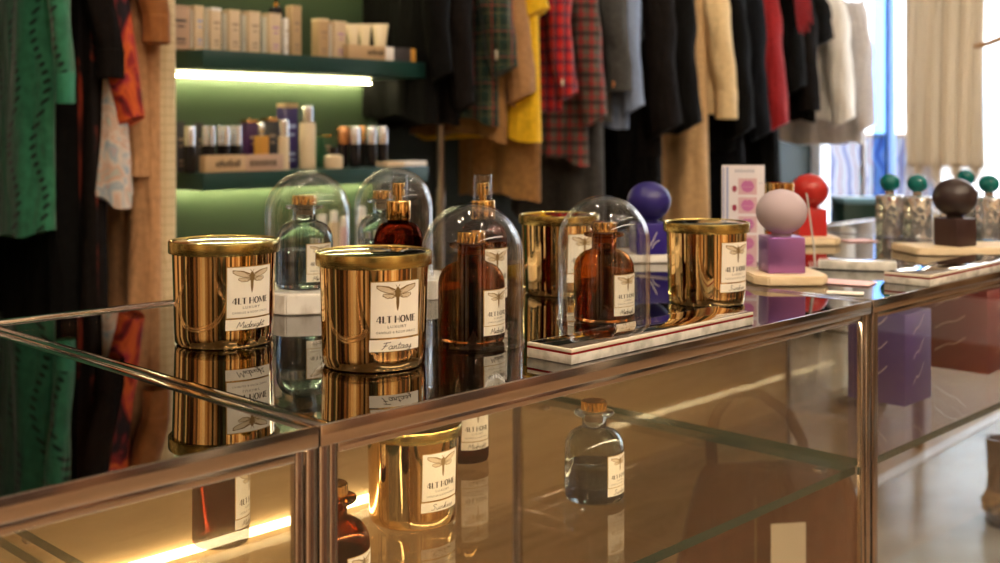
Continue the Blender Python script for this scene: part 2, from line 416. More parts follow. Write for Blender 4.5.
mat_cork = wood('cork', (.30,.18,.10), (.42,.27,.16), (1,1,1), .7, 30)
def pump(px, Y, phi, label, z=TOP, capped=True, word='Midnight'):
    x, y = at(px, Y)
    t = thing('spray_bottle', label, 'bottle', (x,y,z), face_yaw(x,y,phi), 'amber room sprays')
    r = .0268
    bm = nbm(); lathe(bm, [(0,.002),(.020,.001),(.0225,0),(.0255,.001),(.0266,.004),(r,.008),(r,.078)]+[(r-.0145*(1-math.cos(a)), .078+.022*math.sin(a)) for a in [PI/2*i/9 for i in range(1,10)]]+[(.0120,.1035),(0,.1035)], 72)
    obj('glass_body', bm, AMBERD, t, sharp=50)
    bm = nbm(); lathe(bm, [(0,.1030),(.0130,.1030),(.0134,.1036),(.0134,.1225),(.0128,.1236),(.0105,.1238),(0,.1238)], 48); obj('collar', bm, CAPGOLD, t)
    bm = nbm(); lathe(bm, [(0,.1236),(.0045,.1238),(.0045,.129),(.0068,.1294),(.0070,.142),(.0064,.1432),(0,.1434)], 32)
    nz = obj('sprayer', bm, CAPGOLD, t)
    bm = nbm(); tube(bm, [(.005,0,.1375),(.0082,0,.1375)], .0016, 12); obj('nozzle', bm, BLACKP, nz)
    bm = nbm(); lathe(bm, [(.0102,.1240),(.0104,.1245),(.0101,.1512),(.0094,.1522),(0,.1524),(0,.1512),(.0088,.1510),(.0090,.1240)], 48, closed=False)
    obj('clear_cap', bm, PLASTIC, t)
    brand_label(t, lambda h: r, .0275, .040, .044, word, .009, .001)
    return t
def slab(px, Y, label, r, m, n=8, z=TOP, h=.014, rz=0., sy=1., name='display_slab', bev=.0015, group='display slabs'):
    x, y = at(px, Y)
    bm = nbm(); prism(bm, [(r*math.cos(2*PI*(i+.5)/n), sy*r*math.sin(2*PI*(i+.5)/n)) for i in range(n)], 0, h, bev)
    o = obj(name, bm, m, None, loc=(x,y,z), rz=rz, sharp=30); tag(o, label, 'slab', group); return o
def ball_candle(px, Y, rz, label, mb, mc, z, db=.067, wc=.050, zs=.895, script=False):
    x, y = at(px, Y)
    t = thing('ball_topped_diffuser', label, 'perfume diffuser', (x,y,z), rz, 'ball topped scent cubes')
    h = wc*.955
    bm = nbm(); box(bm, -wc/2,wc/2,-wc/2,wc/2,0,h,.0022); cube = obj('base_block', bm, mc, t)
    R = db/2
    bm = nbm(); lathe(bm, [(0,h-.001),(.0130,h-.001),(.0130,h+.004)]+[(R*math.sin(a), h+.002+R*zs-R*zs*math.cos(a)) for a in [PI*(i/40) for i in range(6,41)]], 64); obj('ball', bm, mb, t)
    if script:
        me = bpy.data.meshes.new('lettering'); bm = nbm()
        for q in ribbon(catmull([(-.006,.012),(.0,.022),(.006,.034)]), .0012)+ribbon(catmull([(-.002,.010),(.003,.018),(.010,.022)]), .0010):
            bm.faces.new([bm.verts.new((p[0],-wc/2-.0004,p[1])) for p in q])
        bm.to_mesh(me); bm.free(); link('lettering', me, PAPER, cube, False)
    return t

# ------------------------------------------------------------------ display cabinets
UA = math.atan2(.715,.699)
BO = (-.1219,.7786); CO = (.4369+.0028,1.3505+.0028); CA = UA+math.radians(.2)
def loc_pt(o, ang, u, w): return (o[0]+u*math.cos(ang)-w*math.sin(ang), o[1]+u*math.sin(ang)+w*math.cos(ang))
def cabinet(label, o, ang, Ln=.799, D=.585, back=True, sideR=True, led=None, shelf=True, deck=True, sideL=False):
    t = thing('display_cabinet', label, 'display case', (o[0],o[1],0), ang, 'glass display cabinets')
    P, g = .0095, .0007
    for x in (g, Ln-P-g):
        for y in (.0012, D-P):
            bm = nbm(); box(bm, x,x+P,y,y+P,.0,.936,.0014)
            box(bm, x-.0006+.002,x+P-.002,y+.002,y+P-.002,.0,.012,.002); obj('post', bm, CHROME, t)
    bm = nbm()
    box(bm, g,Ln-g,.0030,.012,.9362,.9435); box(bm, g,Ln-g,0,.0034,.9355,.9506,.0012)
    box(bm, g,Ln-g,D-.024,D,.9235,.9500,.003); box(bm, g,Ln-g,D-.0100,D-.0005,.9480,.9530,.002)
    box(bm, g,.0135,.003,D-.02,.9235,.9500,.003); box(bm, Ln-.0135,Ln-g,.003,D-.02,.9235,.9500,.003)
    obj('top_frame', bm, CHROME, t)
    bm = nbm(); box(bm, .0138,Ln-.0138,.0036,D-.0242,.9437,.9497); obj('top_glass', bm, SMOKE, t)
    bm = nbm(); z0,z1 = .16,.9352; a,b = P+.0012, Ln-P-.0012; w = .0070
    for q in ((a,a+w,z0,z1),(b-w,b,z0,z1),(a+w,b-w,z1-w,z1),(a+w,b-w,z0,z0+w)): box(bm, q[0],q[1],.0030,.0100,q[2],q[3],.0010)
    fr = obj('front_frame', bm, CHROME, t)
    bm = nbm(); box(bm, a+w-.002,b-w+.002,.0045,.0085,z0+w-.002,z1-w+.002); obj('front_glass', bm, FRONTG, fr)
    bm = nbm(); box(bm, P,Ln-P,.002,P,.11,.158,.002); box(bm, P,Ln-P,D-P,D-.001,.11,.158,.002); box(bm, g+.001,P-.001,P,D-P,.11,.158,.002); box(bm, Ln-P+.001,Ln-.002,P,D-P,.11,.158,.002)
    if back: obj('base_frame', bm, CHROME, t)
    else: bm.free()
    if sideR: bm = nbm(); box(bm, Ln-.0115,Ln-.0075,P+.001,D-P-.001,.16,.923); obj('side_glass', bm, CLEAR, t)
    if sideL: bm = nbm(); box(bm, .0075,.0115,P+.001,D-P-.001,.16,.923); obj('side_glass', bm, CLEAR, t)
    if shelf:
        bm = nbm(); box(bm, .0128,Ln-.0128,.0150,D-.03,.7470,.7565)
        bm.normal_update()
        for f in bm.faces:
            if abs(f.normal.z) < .5: f.material_index = 1
        obj('glass_shelf', bm, [SHELFG, EDGEG], t)
        for x in (.0130, Ln-.0250):
            for y in (.05, D-.09): bm = nbm(); box(bm, x,x+.012,y,y+.012,.7415,.7468,.001); obj('shelf_pin', bm, CHROME, t)
    if back:
        bm = nbm(); box(bm, P+.001,Ln-P-.001,D-.012,D-.004,.159,.9225,.001); bp = obj('back_panel', bm, OAK, t)
        if led:
            bm = nbm(); box(bm, .03,Ln-.03,.0125,.0175,.9300,.9354,.0006); obj('led_strip', bm, FILLT if led[1] else FILLD, t)  # added fill strip, hidden behind the front rail
        if led and led[0] < led[1]:
            bm = nbm(); box(bm, led[0],led[1],D-.0215,D-.0122,led[2]-.004,led[2]+.004,.001); obj('led_strip', bm, LEDC, bp)
    if deck: bm = nbm(); box(bm, .004,Ln-.004,P+.001,D-.013,.1585,.1745,.001); obj('deck', bm, OAK, t)
    return t
LA = .9
AO = loc_pt(BO, UA, -LA, 0)
cabinet('glass display cabinet at the counter end, dark empty top', AO, UA, LA, led=(.03,LA-.03,.66))
cabinet('glass display cabinet carrying the gold candles and domed bottles', BO, UA, led=(.02,.56,.66))
cabinet('glass display cabinet under the lavender ball, purple box inside', CO, CA, led=(0,0,0))
DO = loc_pt(CO, CA, .8005, 0)
cabinet('farthest glass display cabinet, under the green-stoppered bottles', DO, CA, 1.5, back=False, deck=False)

# ------------------------------------------------------------------ goods on the counter
candle(224.5, 1.093, 31, 'Midnight', 'gold candle marked Midnight, left of the row, bent reflection on its lid', scale=1.035)
candle(374, .992, 25, 'Fantasy', 'gold candle marked Fantasy, nearest on the counter top')
candle(559, 1.425, 42, 'Fantasy', 'gold candle standing behind the two glass domes')
candle(706.5, 1.345, 50, 'Sunkiss', 'gold candle beside the lavender ball, at the clear plaque end', sz=.97)
dome(472, 1.085, 'glass dome over the darker amber bottle, beside the Fantasy candle')
reed_bottle(471.5, 1.098, 52, 'dark amber stoppered bottle under the dome by the Fantasy candle', gl='d', level=.046)
dome(604, 1.214, 'glass dome over the amber bottle behind the clear plaque')
reed_bottle(604, 1.214, 50, 'amber stoppered bottle under the dome behind the plaque', level=.034)
HS = .0229
slab(306, 1.306, 'white marble slab under the clear bottle between two gold candles', .062, MARBLE, 8, h=.0225, rz=.2)
dome(308, 1.306, 'glass dome over the clear bottle on white marble', z=TOP+HS)
reed_bottle(304.5, 1.306, 35, 'clear bottle of blue-grey liquid under a dome on marble', 'clear', z=TOP+HS, level=.042)
slab(405, 1.415, 'white marble slab behind the amber spray bottle', .0665, MARBLE, 8, h=.0225, rz=.25)
dome(394, 1.415, 'glass dome directly behind the amber spray bottle', z=TOP+HS)
reed_bottle(384, 1.420, 35, 'clear bottle half hidden under the dome behind the spray', 'clear', z=TOP+HS, level=.042)
pump(398.5, 1.262, 60, 'amber spray bottle behind the Fantasy candle')
pump(483, 1.272, 35, 'amber spray bottle behind the dome with the dark bottle')

def plaque(px, Y, ang, ln, wd, label, th=.0132):
    x, y = at(px, Y)
    t = thing('acrylic_plaque', label, 'plaque', (x,y,TOP+.0002), ang, 'clear acrylic plaques')
    bm = nbm(); box(bm, 0,ln,0,wd,0,th*.62,.0006); obj('white_base', bm, WHITEAC, t)
    bm = nbm(); box(bm, .0002,ln-.0002,.0002,wd-.0002,th*.62,th*.76); obj('red_layer', bm, REDAC, t)
    bm = nbm(); box(bm, 0,ln,0,wd,th*.76,th,.0007)
    top = obj('clear_top', bm, WHITEAC2, t)
    bm = nbm(); box(bm, .0026,ln-.0026,.0026,wd-.0026,th-.0003,th+.0004,.0002); obj('mirror_face', bm, MIRD, top)
    return t
WHITEAC = mat('frosted_white_acrylic', (.66,.64,.58), .18, coat=.5)
_v = coords(WHITEAC); _c = ramp(WHITEAC, noise(WHITEAC, _v, 70, 4), [(.35,(.46,.45,.40)),(.6,(.72,.70,.64))]); nt(WHITEAC)[1].new(_c, nt(WHITEAC)[2].inputs['Base Color'])
WHITEAC2 = mat('clear_edge_acrylic', (.72,.66,.55), .12, coat=.6)
REDAC = mat('red_acrylic', (.22,.008,.012), .2)
MIRD = mat('dark_mirror', (.58,.45,.33), .04, 1.)
plaque(571.5, .982, UA, .287, .052, 'long acrylic plaque with a red line on the counter edge, below the domes')
x0,y0 = loc_pt(CO, CA, .165, .0045)
plaque(500+F*x0/y0, y0, CA, .30, .062, 'acrylic plaque with a red line in front of the black ball', .0145)

BIRCH2 = BIRCH
def flatm(n, c, r=.55, **k):
    m = mat(n, c, r, **k); v = coords(m); bump(m, noise(m, v, 500, 2), .06, .0004); return m
INDIGO = flatm('indigo_paint', (.020,.014,.13), .35); INDIGOB = flatm('indigo_block_paint', (.022,.010,.17), .4)
LAV = flatm('lavender_gloss', (.42,.34,.37), .6); _v = coords(LAV)
PURM = flatm('metallic_purple', (.34,.15,.42), .28, metal=.75)
REDB = flatm('red_satin', (.40,.018,.014), .35); REDC = flatm('red_block_paint', (.42,.014,.014), .4)
BLKB = flatm('black_brown_satin', (.030,.017,.016), .38); BLKC = flatm('black_brown_wood', (.034,.014,.012), .5)
TEAL = flatm('dark_teal_lacquer', (.004,.13,.125), .22)
def tile(px, Y, label, hw, hd, h, rz, m): 
    x, y = at(px, Y)
    bm = nbm(); pts = [(-hw,-hd*.7),(-hw*.7,-hd),(hw*.72,-hd),(hw,-hd*.6),(hw,hd),(-hw,hd)]
    prism(bm, pts, 0, h, .002); o = obj('wooden_slab', bm, m, None, loc=(x,y,TOP+.0004), rz=rz, sharp=30); tag(o, label, 'slab', 'display slabs'); return o
tile(783, 1.535, 'pale wooden slab under the lavender ball', .050, .055, .012, .05, BIRCH)
ball_candle(781.5, 1.535, .04, 'lavender ball on a metallic purple cube', LAV, PURM, TOP+.0126)
tile(655, 1.79, 'white slab under the indigo ball', .062, .05, .012, .1, MARBLE)
ball_candle(649, 1.765, .12, 'indigo blue ball on an indigo cube with white script', INDIGO, INDIGOB, TOP+.0126, script=True)
tile(805, 2.05, 'pale wooden slab under the red ball', .055, .05, .013, .0, BIRCH)
ball_candle(809.5, 2.06, .0, 'red ball on a red cube', REDB, REDC, TOP+.0136, .067)
tile(962, 1.895, 'pale wooden slab under the black ball', .098, .052, .012, .14, BIRCH)
ball_candle(955, 1.885, .5, 'black-brown ball on a dark brown cube', BLKB, BLKC, TOP+.0126, .070, .0475)
SILVERG = mat('cut_silver_glass', (.84,.85,.86), .09, .82)
_v = coords(SILVERG, scale=(1,1,.6))
vor = SILVERG.node_tree.nodes.new('ShaderNodeTexVoronoi'); vor.inputs['Scale'].default_value = 70; SILVERG.node_tree.links.new(_v, vor.inputs['Vector'])
bump(SILVERG, vor.outputs['Distance'], .9, .006)
for px, Y, lab in ((890,2.19,'cut-glass bottle with teal stopper, first beside the red ball'),(917.5,2.15,'cut-glass bottle with teal stopper, just beside the black ball'),(966,2.42,'cut-glass bottle with teal stopper, hidden behind the black ball'),(989,2.13,'cut-glass bottle with teal stopper, past the black ball at the frame edge')):
    x, y = at(px, Y); k = 1.
    t = thing('cut_glass_bottle', lab, 'bottle', (x,y,TOP+.0008), .3, 'teal-stoppered bottles')
    bm = nbm(); lathe(bm, [(0,0),(.025,0),(.0265,.002),(.0265,.071),(.0258,.0755),(.024,.0770),(.010,.0776),(.0085,.0792),(0,.0792)], 24); obj('bottle_body', bm, SILVERG, t)
    bm = nbm(); lathe(bm, [(0,.0785),(.0075,.0785),(.0085,.082),(.0075,.0855),(0,.0855)], 24); obj('neck_ring', bm, CHROME, t)
    bm = nbm(); lathe(bm, [(.004,.0845)]+[(.0186*math.sin(a), .0845+.0165-.0172*math.cos(a)) for a in [PI*i/24 for i in range(3,25)]], 40); obj('stopper', bm, TEAL, t)
# ridged gold capped jar behind the lavender ball
x, y = at(779.5, 1.92)
t = thing('perfume_bottle', 'clear bottle with ridged gold cap behind the lavender ball', 'bottle', (x,y,TOP+.0006), 0)
bm = nbm(); lathe(bm, [(0,0),(.022,0),(.0235,.002),(.0235,.082),(.021,.087),(.013,.089),(0,.089)], 48); obj('glass_body', bm, AMBER, t)
bm = nbm(); lathe(bm, [(0,.0885),(.0232,.0890),(.0236,.0900),(.0236,.1120),(.0228,.1130),(0,.1135)], 60)
for v in bm.verts:
    if math.hypot(v.co.x,v.co.y) > .0225 and round(math.atan2(v.co.y,v.co.x)/(2*PI/60)) % 3 == 0: v.co.x *= .92; v.co.y *= .92
obj('cap', bm, CAPGOLD, t, sharp=20)

# acrylic stand with lip pictures
CARD = flatm('white_card', (.74,.70,.76), .5); LIPS = flatm('pink_lip_print', (.50,.16,.38), .5); LIPD = flatm('dark_red_print', (.30,.03,.08), .5)
SKINP = flatm('pale_pink_print', (.62,.42,.48), .5); BLUEP = flatm('pale_blue_print', (.30,.36,.62), .5); GREYP = flatm('grey_print', (.45,.45,.55), .5)
x, y = at(743, 1.70)
t = thing('sign_holder', 'clear sign holder with pink lip pictures behind the gold candle', 'sign', (x,y,TOP+.0006), -.12)
W2, Hs = .0318, .150
bm = nbm(); box(bm, -W2,W2,-.0025,.0025,.003,Hs,.0006); box(bm, -W2,W2,-.028,.028,0,.0032,.0006); obj('clear_stand', bm, CLEAR, t)
bm = nbm(); box(bm, -W2+.001,W2-.001,-.0012,.0006,.006,Hs-.001); card = obj('card', bm, CARD, t)
def flat_marks(name, polys, y, m, parent):
    me = bpy.data.meshes.new(name); bm = nbm()
    for q in polys: bm.faces.new([bm.verts.new((p[0],y,p[1])) for p in q])
    bm.to_mesh(me); bm.free(); return link(name, me, m, parent, False)
rows = [.118,.090,.062,.034,.010]
flat_marks('photo_print', [q for r in rows for q in rect(-.007,.020,r-.0125,r+.0115,1)], -.00145, SKINP, card)
lips = []
for r in rows:
    up = [(-.0035,r-.001),(-.001,r+.0055),(.0035,r+.0085),(.0065,r+.0070),(.0095,r+.0085),(.014,r+.0055),(.0165,r-.001)]
    lips.append(up); lips.append([(-.0035,r-.0015),(.0165,r-.0015),(.0125,r-.0075),(.0065,r-.0095),(.0005,r-.0075)])
flat_marks('lip_print', lips, -.0017, LIPS, card)
flat_marks('shade_dots', [[(-.0125+.0035*math.cos(a*PI/6),r-.004+.005*math.sin(a*PI/6)) for a in range(12)] for r in rows], -.0017, LIPD, card)
flat_marks('blue_stripes', rect(-.0295,-.0275,.01,Hs-.004,1)+rect(-.0245,-.0215,.01,Hs-.004,1), -.0016, BLUEP, card)
flat_marks('heading_marks', [q for i in range(7) for q in rect(-.012+i*.0042,-.009+i*.0042,.138,.1425,1)]+[q for r in rows for q in rect(.023,.028,r+.004,r+.0052,1)], -.0016, GREYP, card)
# a thin clear sign seen edge-on
x, y = at(808.5, 1.70)
bm = nbm(); tube(bm, [(.004,0,.0015),(.0045,0,.03),(-.001,0,.075),(-.004,0,.106)], [.0016,.0016,.0016,.0016], 6)
for v in bm.verts: v.co.y *= 1.
bm2 = nbm(); prof = [(.008,0),(.006,.030),(.000,.075),(-.004,.106)]
for yy in (-.03,.03):
    pass
rowsv = []
for px_, pz in prof:
    rowsv.append([bm2.verts.new((px_+dx, yy, pz)) for dx, yy in ((0,-.03),(.0026,-.03),(.0026,.03),(0,.03))])
for A,B in zip(rowsv, rowsv[1:]):
    for k in range(4): bm2.faces.new((A[k],A[(k+1)%4],B[(k+1)%4],B[k]))
bm2.faces.new(rowsv[0]); bm2.faces.new(rowsv[-1]); box(bm2, .0,.03,-.03,.03,-.0004,.0024)
bm.free()
o = obj('leaning_sign', bm2, CLEARW if 'CLEARW' in globals() else mat('milky_acrylic', (.75,.73,.70), .15, trans=.45), None, loc=(x,y,TOP+.0010), rz=-math.atan2(x,y)+.02, smooth=False)
tag(o, 'thin bent clear acrylic sign beside the lavender ball', 'sign')
# acrylic block and loose cards
PINKC = flatm('pink_card', (.78,.50,.50), .5); CREAMC = flatm('cream_card', (.80,.74,.62), .5)
x, y = at(857, 1.668)
bm = nbm(); box(bm, -.054,.054,-.022,.022,.0004,.0125,.001); o = obj('acrylic_block', bm, WHITEAC, None, loc=(x,y,TOP+.0004), rz=-.30); tag(o, 'clear acrylic block lying behind the pink card', 'sign')
for px, Y, w, d, rz, m, lab in ((842,1.515,.040,.023,-.55,PINKC,'pink card lying beside the lavender ball'),(845,1.413,.022,.013,-.35,CREAMC,'cream card lying on the cabinet corner'),(858,2.09,.03,.022,.3,PINKC,'pink card lying past the red ball')):
    x, y = at(px, Y); bm = nbm(); box(bm, -w,w,-d,d,0,.0012,.0002); o = obj('card', bm, m, None, loc=(x,y,TOP+.0006), rz=rz); tag(o, lab, 'card', 'loose cards')

# ------------------------------------------------------------------ goods inside the cabinets
SZ = .7567
candle(413, 1.172, 40, 'Sunkiss', 'gold candle on the glass shelf inside the cabinet', z=SZ)
reed_bottle(594, 1.235, 58, 'clear bottle of blue-grey liquid alone on the glass shelf', 'clear', z=SZ, level=.037, word='Sunkiss')
pump(221, 1.102, 72, 'amber bottle on the glass shelf at the cabinet joint, lowest label', z=SZ)
reed_bottle(331, .945, 55, 'dark amber bottle on the shelf behind the cabinet post', z=SZ, gl='d', level=.046)
pump(466.5, 1.38, 30, 'amber bottle on the shelf behind the shelf candle', z=SZ)
BOXP = flatm('purple_carton', (.040,.020,.15), .45); BOXR = flatm('dark_red_carton', (.12,.010,.014), .45)
def carton_box(o, ang, u, w, wx, wy, h, m, label):
    x, y = loc_pt(o, ang, u, w)
    t = thing('gift_carton', label, 'box', (x,y,SZ), ang, 'cartons on the glass shelf')
    bm = nbm(); box(bm, 0,wx,0,wy,0,h,.0012); b = obj('carton', bm, m, t)
    P = []
    for i in range(3):
        z = h*(.22+.27*i); P += ribbon(catmull([(wx*.30,z),(wx*.44,z+.010),(wx*.50,z+.008),(wx*.70,z+.026)]), .0011)
    flat_marks('lettering', P, -.0004, PAPER, b)
    me = bpy.data.meshes.new('lettering'); bm = nbm()
    for i in range(3):
        z = h*(.22+.27*i)
        for q in ribbon(catmull([(wy*.30,z+.026),(wy*.44,z+.014),(wy*.55,z+.012),(wy*.72,z)]), .0011): bm.faces.new([bm.verts.new((-.0004,p[0],p[1])) for p in q])
    bm.to_mesh(me); bm.free(); link('lettering', me, PAPER, b, False)
carton_box(CO, CA, .30, .10, .088, .088, .131, BOXP, 'dark purple carton with slanted white lettering inside the cabinet')
carton_box(CO, CA, .60, .10, .13, .12, .135, BOXR, 'dark red carton inside the cabinet below the black ball')

# handbag inside the third cabinet, added as its reflection in the front glass
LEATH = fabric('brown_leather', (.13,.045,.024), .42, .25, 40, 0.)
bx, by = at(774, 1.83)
t = thing('reflected_handbag', 'brown leather handbag with white tag, standing in for its reflection', 'handbag', (bx,by,.176), .15); t.scale = (1.12,1.,1.02)
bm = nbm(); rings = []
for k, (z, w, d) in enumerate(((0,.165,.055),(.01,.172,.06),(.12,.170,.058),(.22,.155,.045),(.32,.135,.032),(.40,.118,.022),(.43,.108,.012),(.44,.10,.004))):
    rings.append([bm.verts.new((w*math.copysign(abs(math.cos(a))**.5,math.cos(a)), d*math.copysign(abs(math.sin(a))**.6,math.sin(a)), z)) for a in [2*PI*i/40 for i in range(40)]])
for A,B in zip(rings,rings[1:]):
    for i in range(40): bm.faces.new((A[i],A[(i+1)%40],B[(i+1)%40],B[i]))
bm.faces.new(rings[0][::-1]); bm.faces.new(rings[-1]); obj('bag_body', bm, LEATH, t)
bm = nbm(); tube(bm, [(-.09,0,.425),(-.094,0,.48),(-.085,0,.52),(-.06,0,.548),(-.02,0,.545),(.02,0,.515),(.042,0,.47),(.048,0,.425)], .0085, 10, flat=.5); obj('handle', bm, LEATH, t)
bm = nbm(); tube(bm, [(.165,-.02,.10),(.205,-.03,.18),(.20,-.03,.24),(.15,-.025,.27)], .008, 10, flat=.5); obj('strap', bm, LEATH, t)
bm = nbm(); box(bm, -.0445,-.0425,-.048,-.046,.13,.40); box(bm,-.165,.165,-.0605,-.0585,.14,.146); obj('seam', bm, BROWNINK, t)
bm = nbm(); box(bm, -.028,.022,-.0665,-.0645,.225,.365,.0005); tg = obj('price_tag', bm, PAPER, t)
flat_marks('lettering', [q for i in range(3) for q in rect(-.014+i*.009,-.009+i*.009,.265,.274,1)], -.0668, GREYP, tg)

# ------------------------------------------------------------------ room shell
def struct(name, bm, m, smooth=False, rz=RA):
    o = obj(name, bm, m, None, smooth, rz=rz); o['kind'] = 'structure'; return o
A0,A1,B0,B1,HC = -3.2,6.2,-3.4,3.1,3.1
bm = nbm(); box(bm, A0,A1,-.25,1.565,-.1,0); struct('floor', bm, CONC)
bm = nbm(); box(bm, A0,A1,B0,-.25,-.1,0); struct('floor_front', bm, OAKF)
bm = nbm(); box(bm, A0,A1,1.605,B1,-.1,.0); struct('floor_back', bm, OAKF)
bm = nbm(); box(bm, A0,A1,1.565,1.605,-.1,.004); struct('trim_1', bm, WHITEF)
bm = nbm(); box(bm, A0,A1,B0,B1,HC,HC+.1); struct('ceiling', bm, CEIL)
bm = nbm(); box(bm, .55,A1,B1,B1+.1,-.1,HC); struct('wall_back', bm, DARKW)
bm = nbm(); box(bm, A0,.55,B1,B1+.1,-.1,HC); struct('wall_back_reflector', bm, STREAKS)  # unseen wall part made lighter to brighten the candles' reflections
bm = nbm(); box(bm, A0,A1,B0-.1,B0,-.1,HC); struct('wall_front', bm, STREAKS)
bm = nbm(); box(bm, A0-.1,A0,B0,B1,-.1,HC); struct('wall_left', bm, STREAKS)
# window wall on the street side
bm = nbm(); box(bm, A1,A1+.12,B0,B1,-.1,.25); box(bm, A1,A1+.12,B0,B1,2.85,HC); struct('wall_right', bm, WHITEF)
bm = nbm(); box(bm, A1,A1+.12,B0,.60,.25,2.85); struct('wall_right_stripes', bm, STREAKS)  # unseen wall part, coloured for the tan reflection in the glass
bm = nbm()
for b, w in ((B1-.06,.06),(.60,.06),(1.45,.05)): box(bm, A1-.02,A1+.10,b,b+w,.25,2.85,.004)
box(bm, A1-.02,A1+.10,.60,B1,.25,.33,.004); box(bm, A1-.02,A1+.10,.60,B1,2.78,2.85,.004)
wf = struct('window_1', bm, WHITEF)
bm = nbm(); box(bm, A1-.035,A1+.06,2.628,2.65,.25,2.85,.003); o = obj('blue_mullion', bm, BLUEF, wf); o['label'] = 'blue window mullion'
bm = nbm(); box(bm, A1+.020,A1+.026,2.652,2.745,.33,2.78); o = obj('blue_film', bm, pane('blue_film', (.42,.60,.90), 1.3), wf); o['label'] = 'pale blue film on the window'
bm = nbm(); box(bm, A1+.03,A1+.036,.62,B1,.3,2.8); obj('pane', bm, CLEAR, wf)
# green wall panel with shelves
PB = 2.745
bm = nbm(); box(bm, 1.62,2.462,PB,B1-.001,0,HC); struct('wall_panel', bm, GREENW)
bm = nbm(); box(bm, 2.448,2.468,PB-.018,PB+.01,0.2,HC); struct('trim_2', bm, GREENW)
def shelf_at(z, label, l0=.06, dr=.0):
    x, y = room(1.665, 2.49)
    t = thing('floating_shelf', label, 'shelf', (x,y,z-.046), RA, 'green wall shelves')
    bm = nbm(); box(bm, 0,.797,0,PB-2.49-.0005,0,.046,.002); obj('board', bm, GREENS, t)
    bm = nbm(); box(bm, l0,.775,PB-2.49-.030,PB-2.49-.024,-.0045-dr,-.0004-dr,.001); obj('led_strip', bm, LED, t)
    bm = nbm(); box(bm, l0-.007,l0,PB-2.49-.039,PB-2.49-.021,-.007-dr,-.0004,.002); obj('led_end_cap', bm, PAPER, t)
    return z
S1 = shelf_at(1.3565, 'upper dark green wall shelf holding cream cartons', -.005, .0085)
S2 = shelf_at(1.044, 'middle dark green wall shelf holding silver-capped bottles')
S3 = shelf_at(.738, 'lower dark green wall shelf half hidden behind the glass domes')
S0 = shelf_at(1.70, 'topmost dark green wall shelf above the picture edge')

# ------------------------------------------------------------------ shelf goods
CREAMB = flatm('cream_carton', (.64,.50,.34), .5); CREAMD = flatm('tan_carton', (.50,.34,.19), .5); PINKTAN = flatm('printed_tan_carton', (.46,.31,.22), .5)
WHITEB = flatm('white_carton', (.80,.78,.78), .4); PURD = flatm('dark_plum_carton', (.05,.012,.075), .4); NAVYP = flatm('navy_purple_tube', (.035,.018,.13), .35)
GREYD = flatm('charcoal_carton', (.045,.040,.045), .5); DGREEN = flatm('dark_green_carton', (.015,.06,.03), .45)
SILV = mat('silver_cap', (.85,.87,.92), .18, 1.); COPPER = mat('copper_cap', (.70,.36,.17), .22, 1.); PRINT = flatm('small_print', (.34,.24,.17), .6)
CREAMG = flatm('cream_glass', (.70,.58,.40), .25); AMBB = flatm('honey_glass', (.55,.28,.06), .2); BLKG = flatm('black_glass', (.012,.010,.012), .15); PURPP = flatm('pink_print', (.45,.25,.45), .5)
def dims(p0, p1, b):
    Y = room(a_of((p0+p1)/2, b), b)[1]
    return Y
def sbox(p0, p1, vt, z, b, m, label, name='carton', cat='box', group='boxes on the wall shelves', ratio=1., band=None, marks_=None):
    Y = dims(p0,p1,b); lat = (p1-p0)*Y/F; w = lat/(.70+.72*ratio); d = w*ratio
    a1 = a_of(p1, b); h = zz(vt, Y+.02)-z
    x, y = room(a1-w, b)
    t = thing(name, label, cat, (x,y,z+.0004), RA, group)
    bm = nbm(); box(bm, 0,w,0,d,0,h,.0012); body = obj('carton_body', bm, m, t)
    bm = nbm(); box(bm, -.0004,w+.0004,-.0004,d+.0004,h*.93,h+.0006,.0008); obj('flap', bm, band or m, t)
    if m is CREAMB:
        bm = nbm(); box(bm, -.0006,-.0001,d*.42,d*.98,h*.04,h*.92); obj('side_glare', bm, WHITEB, t)  # white sheet standing in for the reflection on the side face
    P = rect(w*.2,w*.8,h*.62,h*.68,1)+rect(w*.3,w*.7,h*.50,h*.54,1)+rect(w*.25,w*.75,h*.2,h*.25,1)+rect(w*.25,w*.75,h*.12,h*.15,1)
    flat_marks('print', P, -.0009, marks_ or PRINT, body)
    return t
SG = 'cream cartons on the upper shelf'
b1 = 2.515
sbox(166,190,6,S1,b1+.02,PINKTAN,'tan carton with dark flower print, first on the upper shelf',group=SG,ratio=.6,marks_=GREYD)
sbox(190,204,6.5,S1,b1+.012,CREAMB,'slim cream carton with a blue foot beside the flower-printed carton',group=SG,marks_=BLUEP)
sbox(204.5,221.5,8.5,S1,b1,CREAMB,'cream carton third from the shelf end, upper shelf',group=SG,band=WHITEB)
sbox(222.5,240.5,10.5,S1,b1,CREAMB,'cream carton fourth from the shelf end, upper shelf',group=SG)
sbox(241.5,260.5,12,S1,b1,CREAMB,'cream carton fifth from the shelf end, upper shelf',group=SG)
sbox(261.5,281.5,14,S1,b1,CREAMB,'cream carton in front of the black pump bottle, upper shelf',group=SG,marks_=PURPP)
sbox(282,288.5,19,S1,b1,WHITEB,'narrow white carton beside the tall tan carton',group=SG)
sbox(285.5,301.5,6.3,S1,b1+.03,CREAMD,'tall tan carton on the upper shelf',group=SG)
sbox(311,329,19,S1,b1+.04,CREAMD,'orange-tan carton, first past the gap on the upper shelf',group=SG,band=BIRCH)
sbox(326,346.5,21.5,S1,b1+.02,CREAMB,'cream carton just before the squeeze tubes',group=SG,marks_=PURPP)
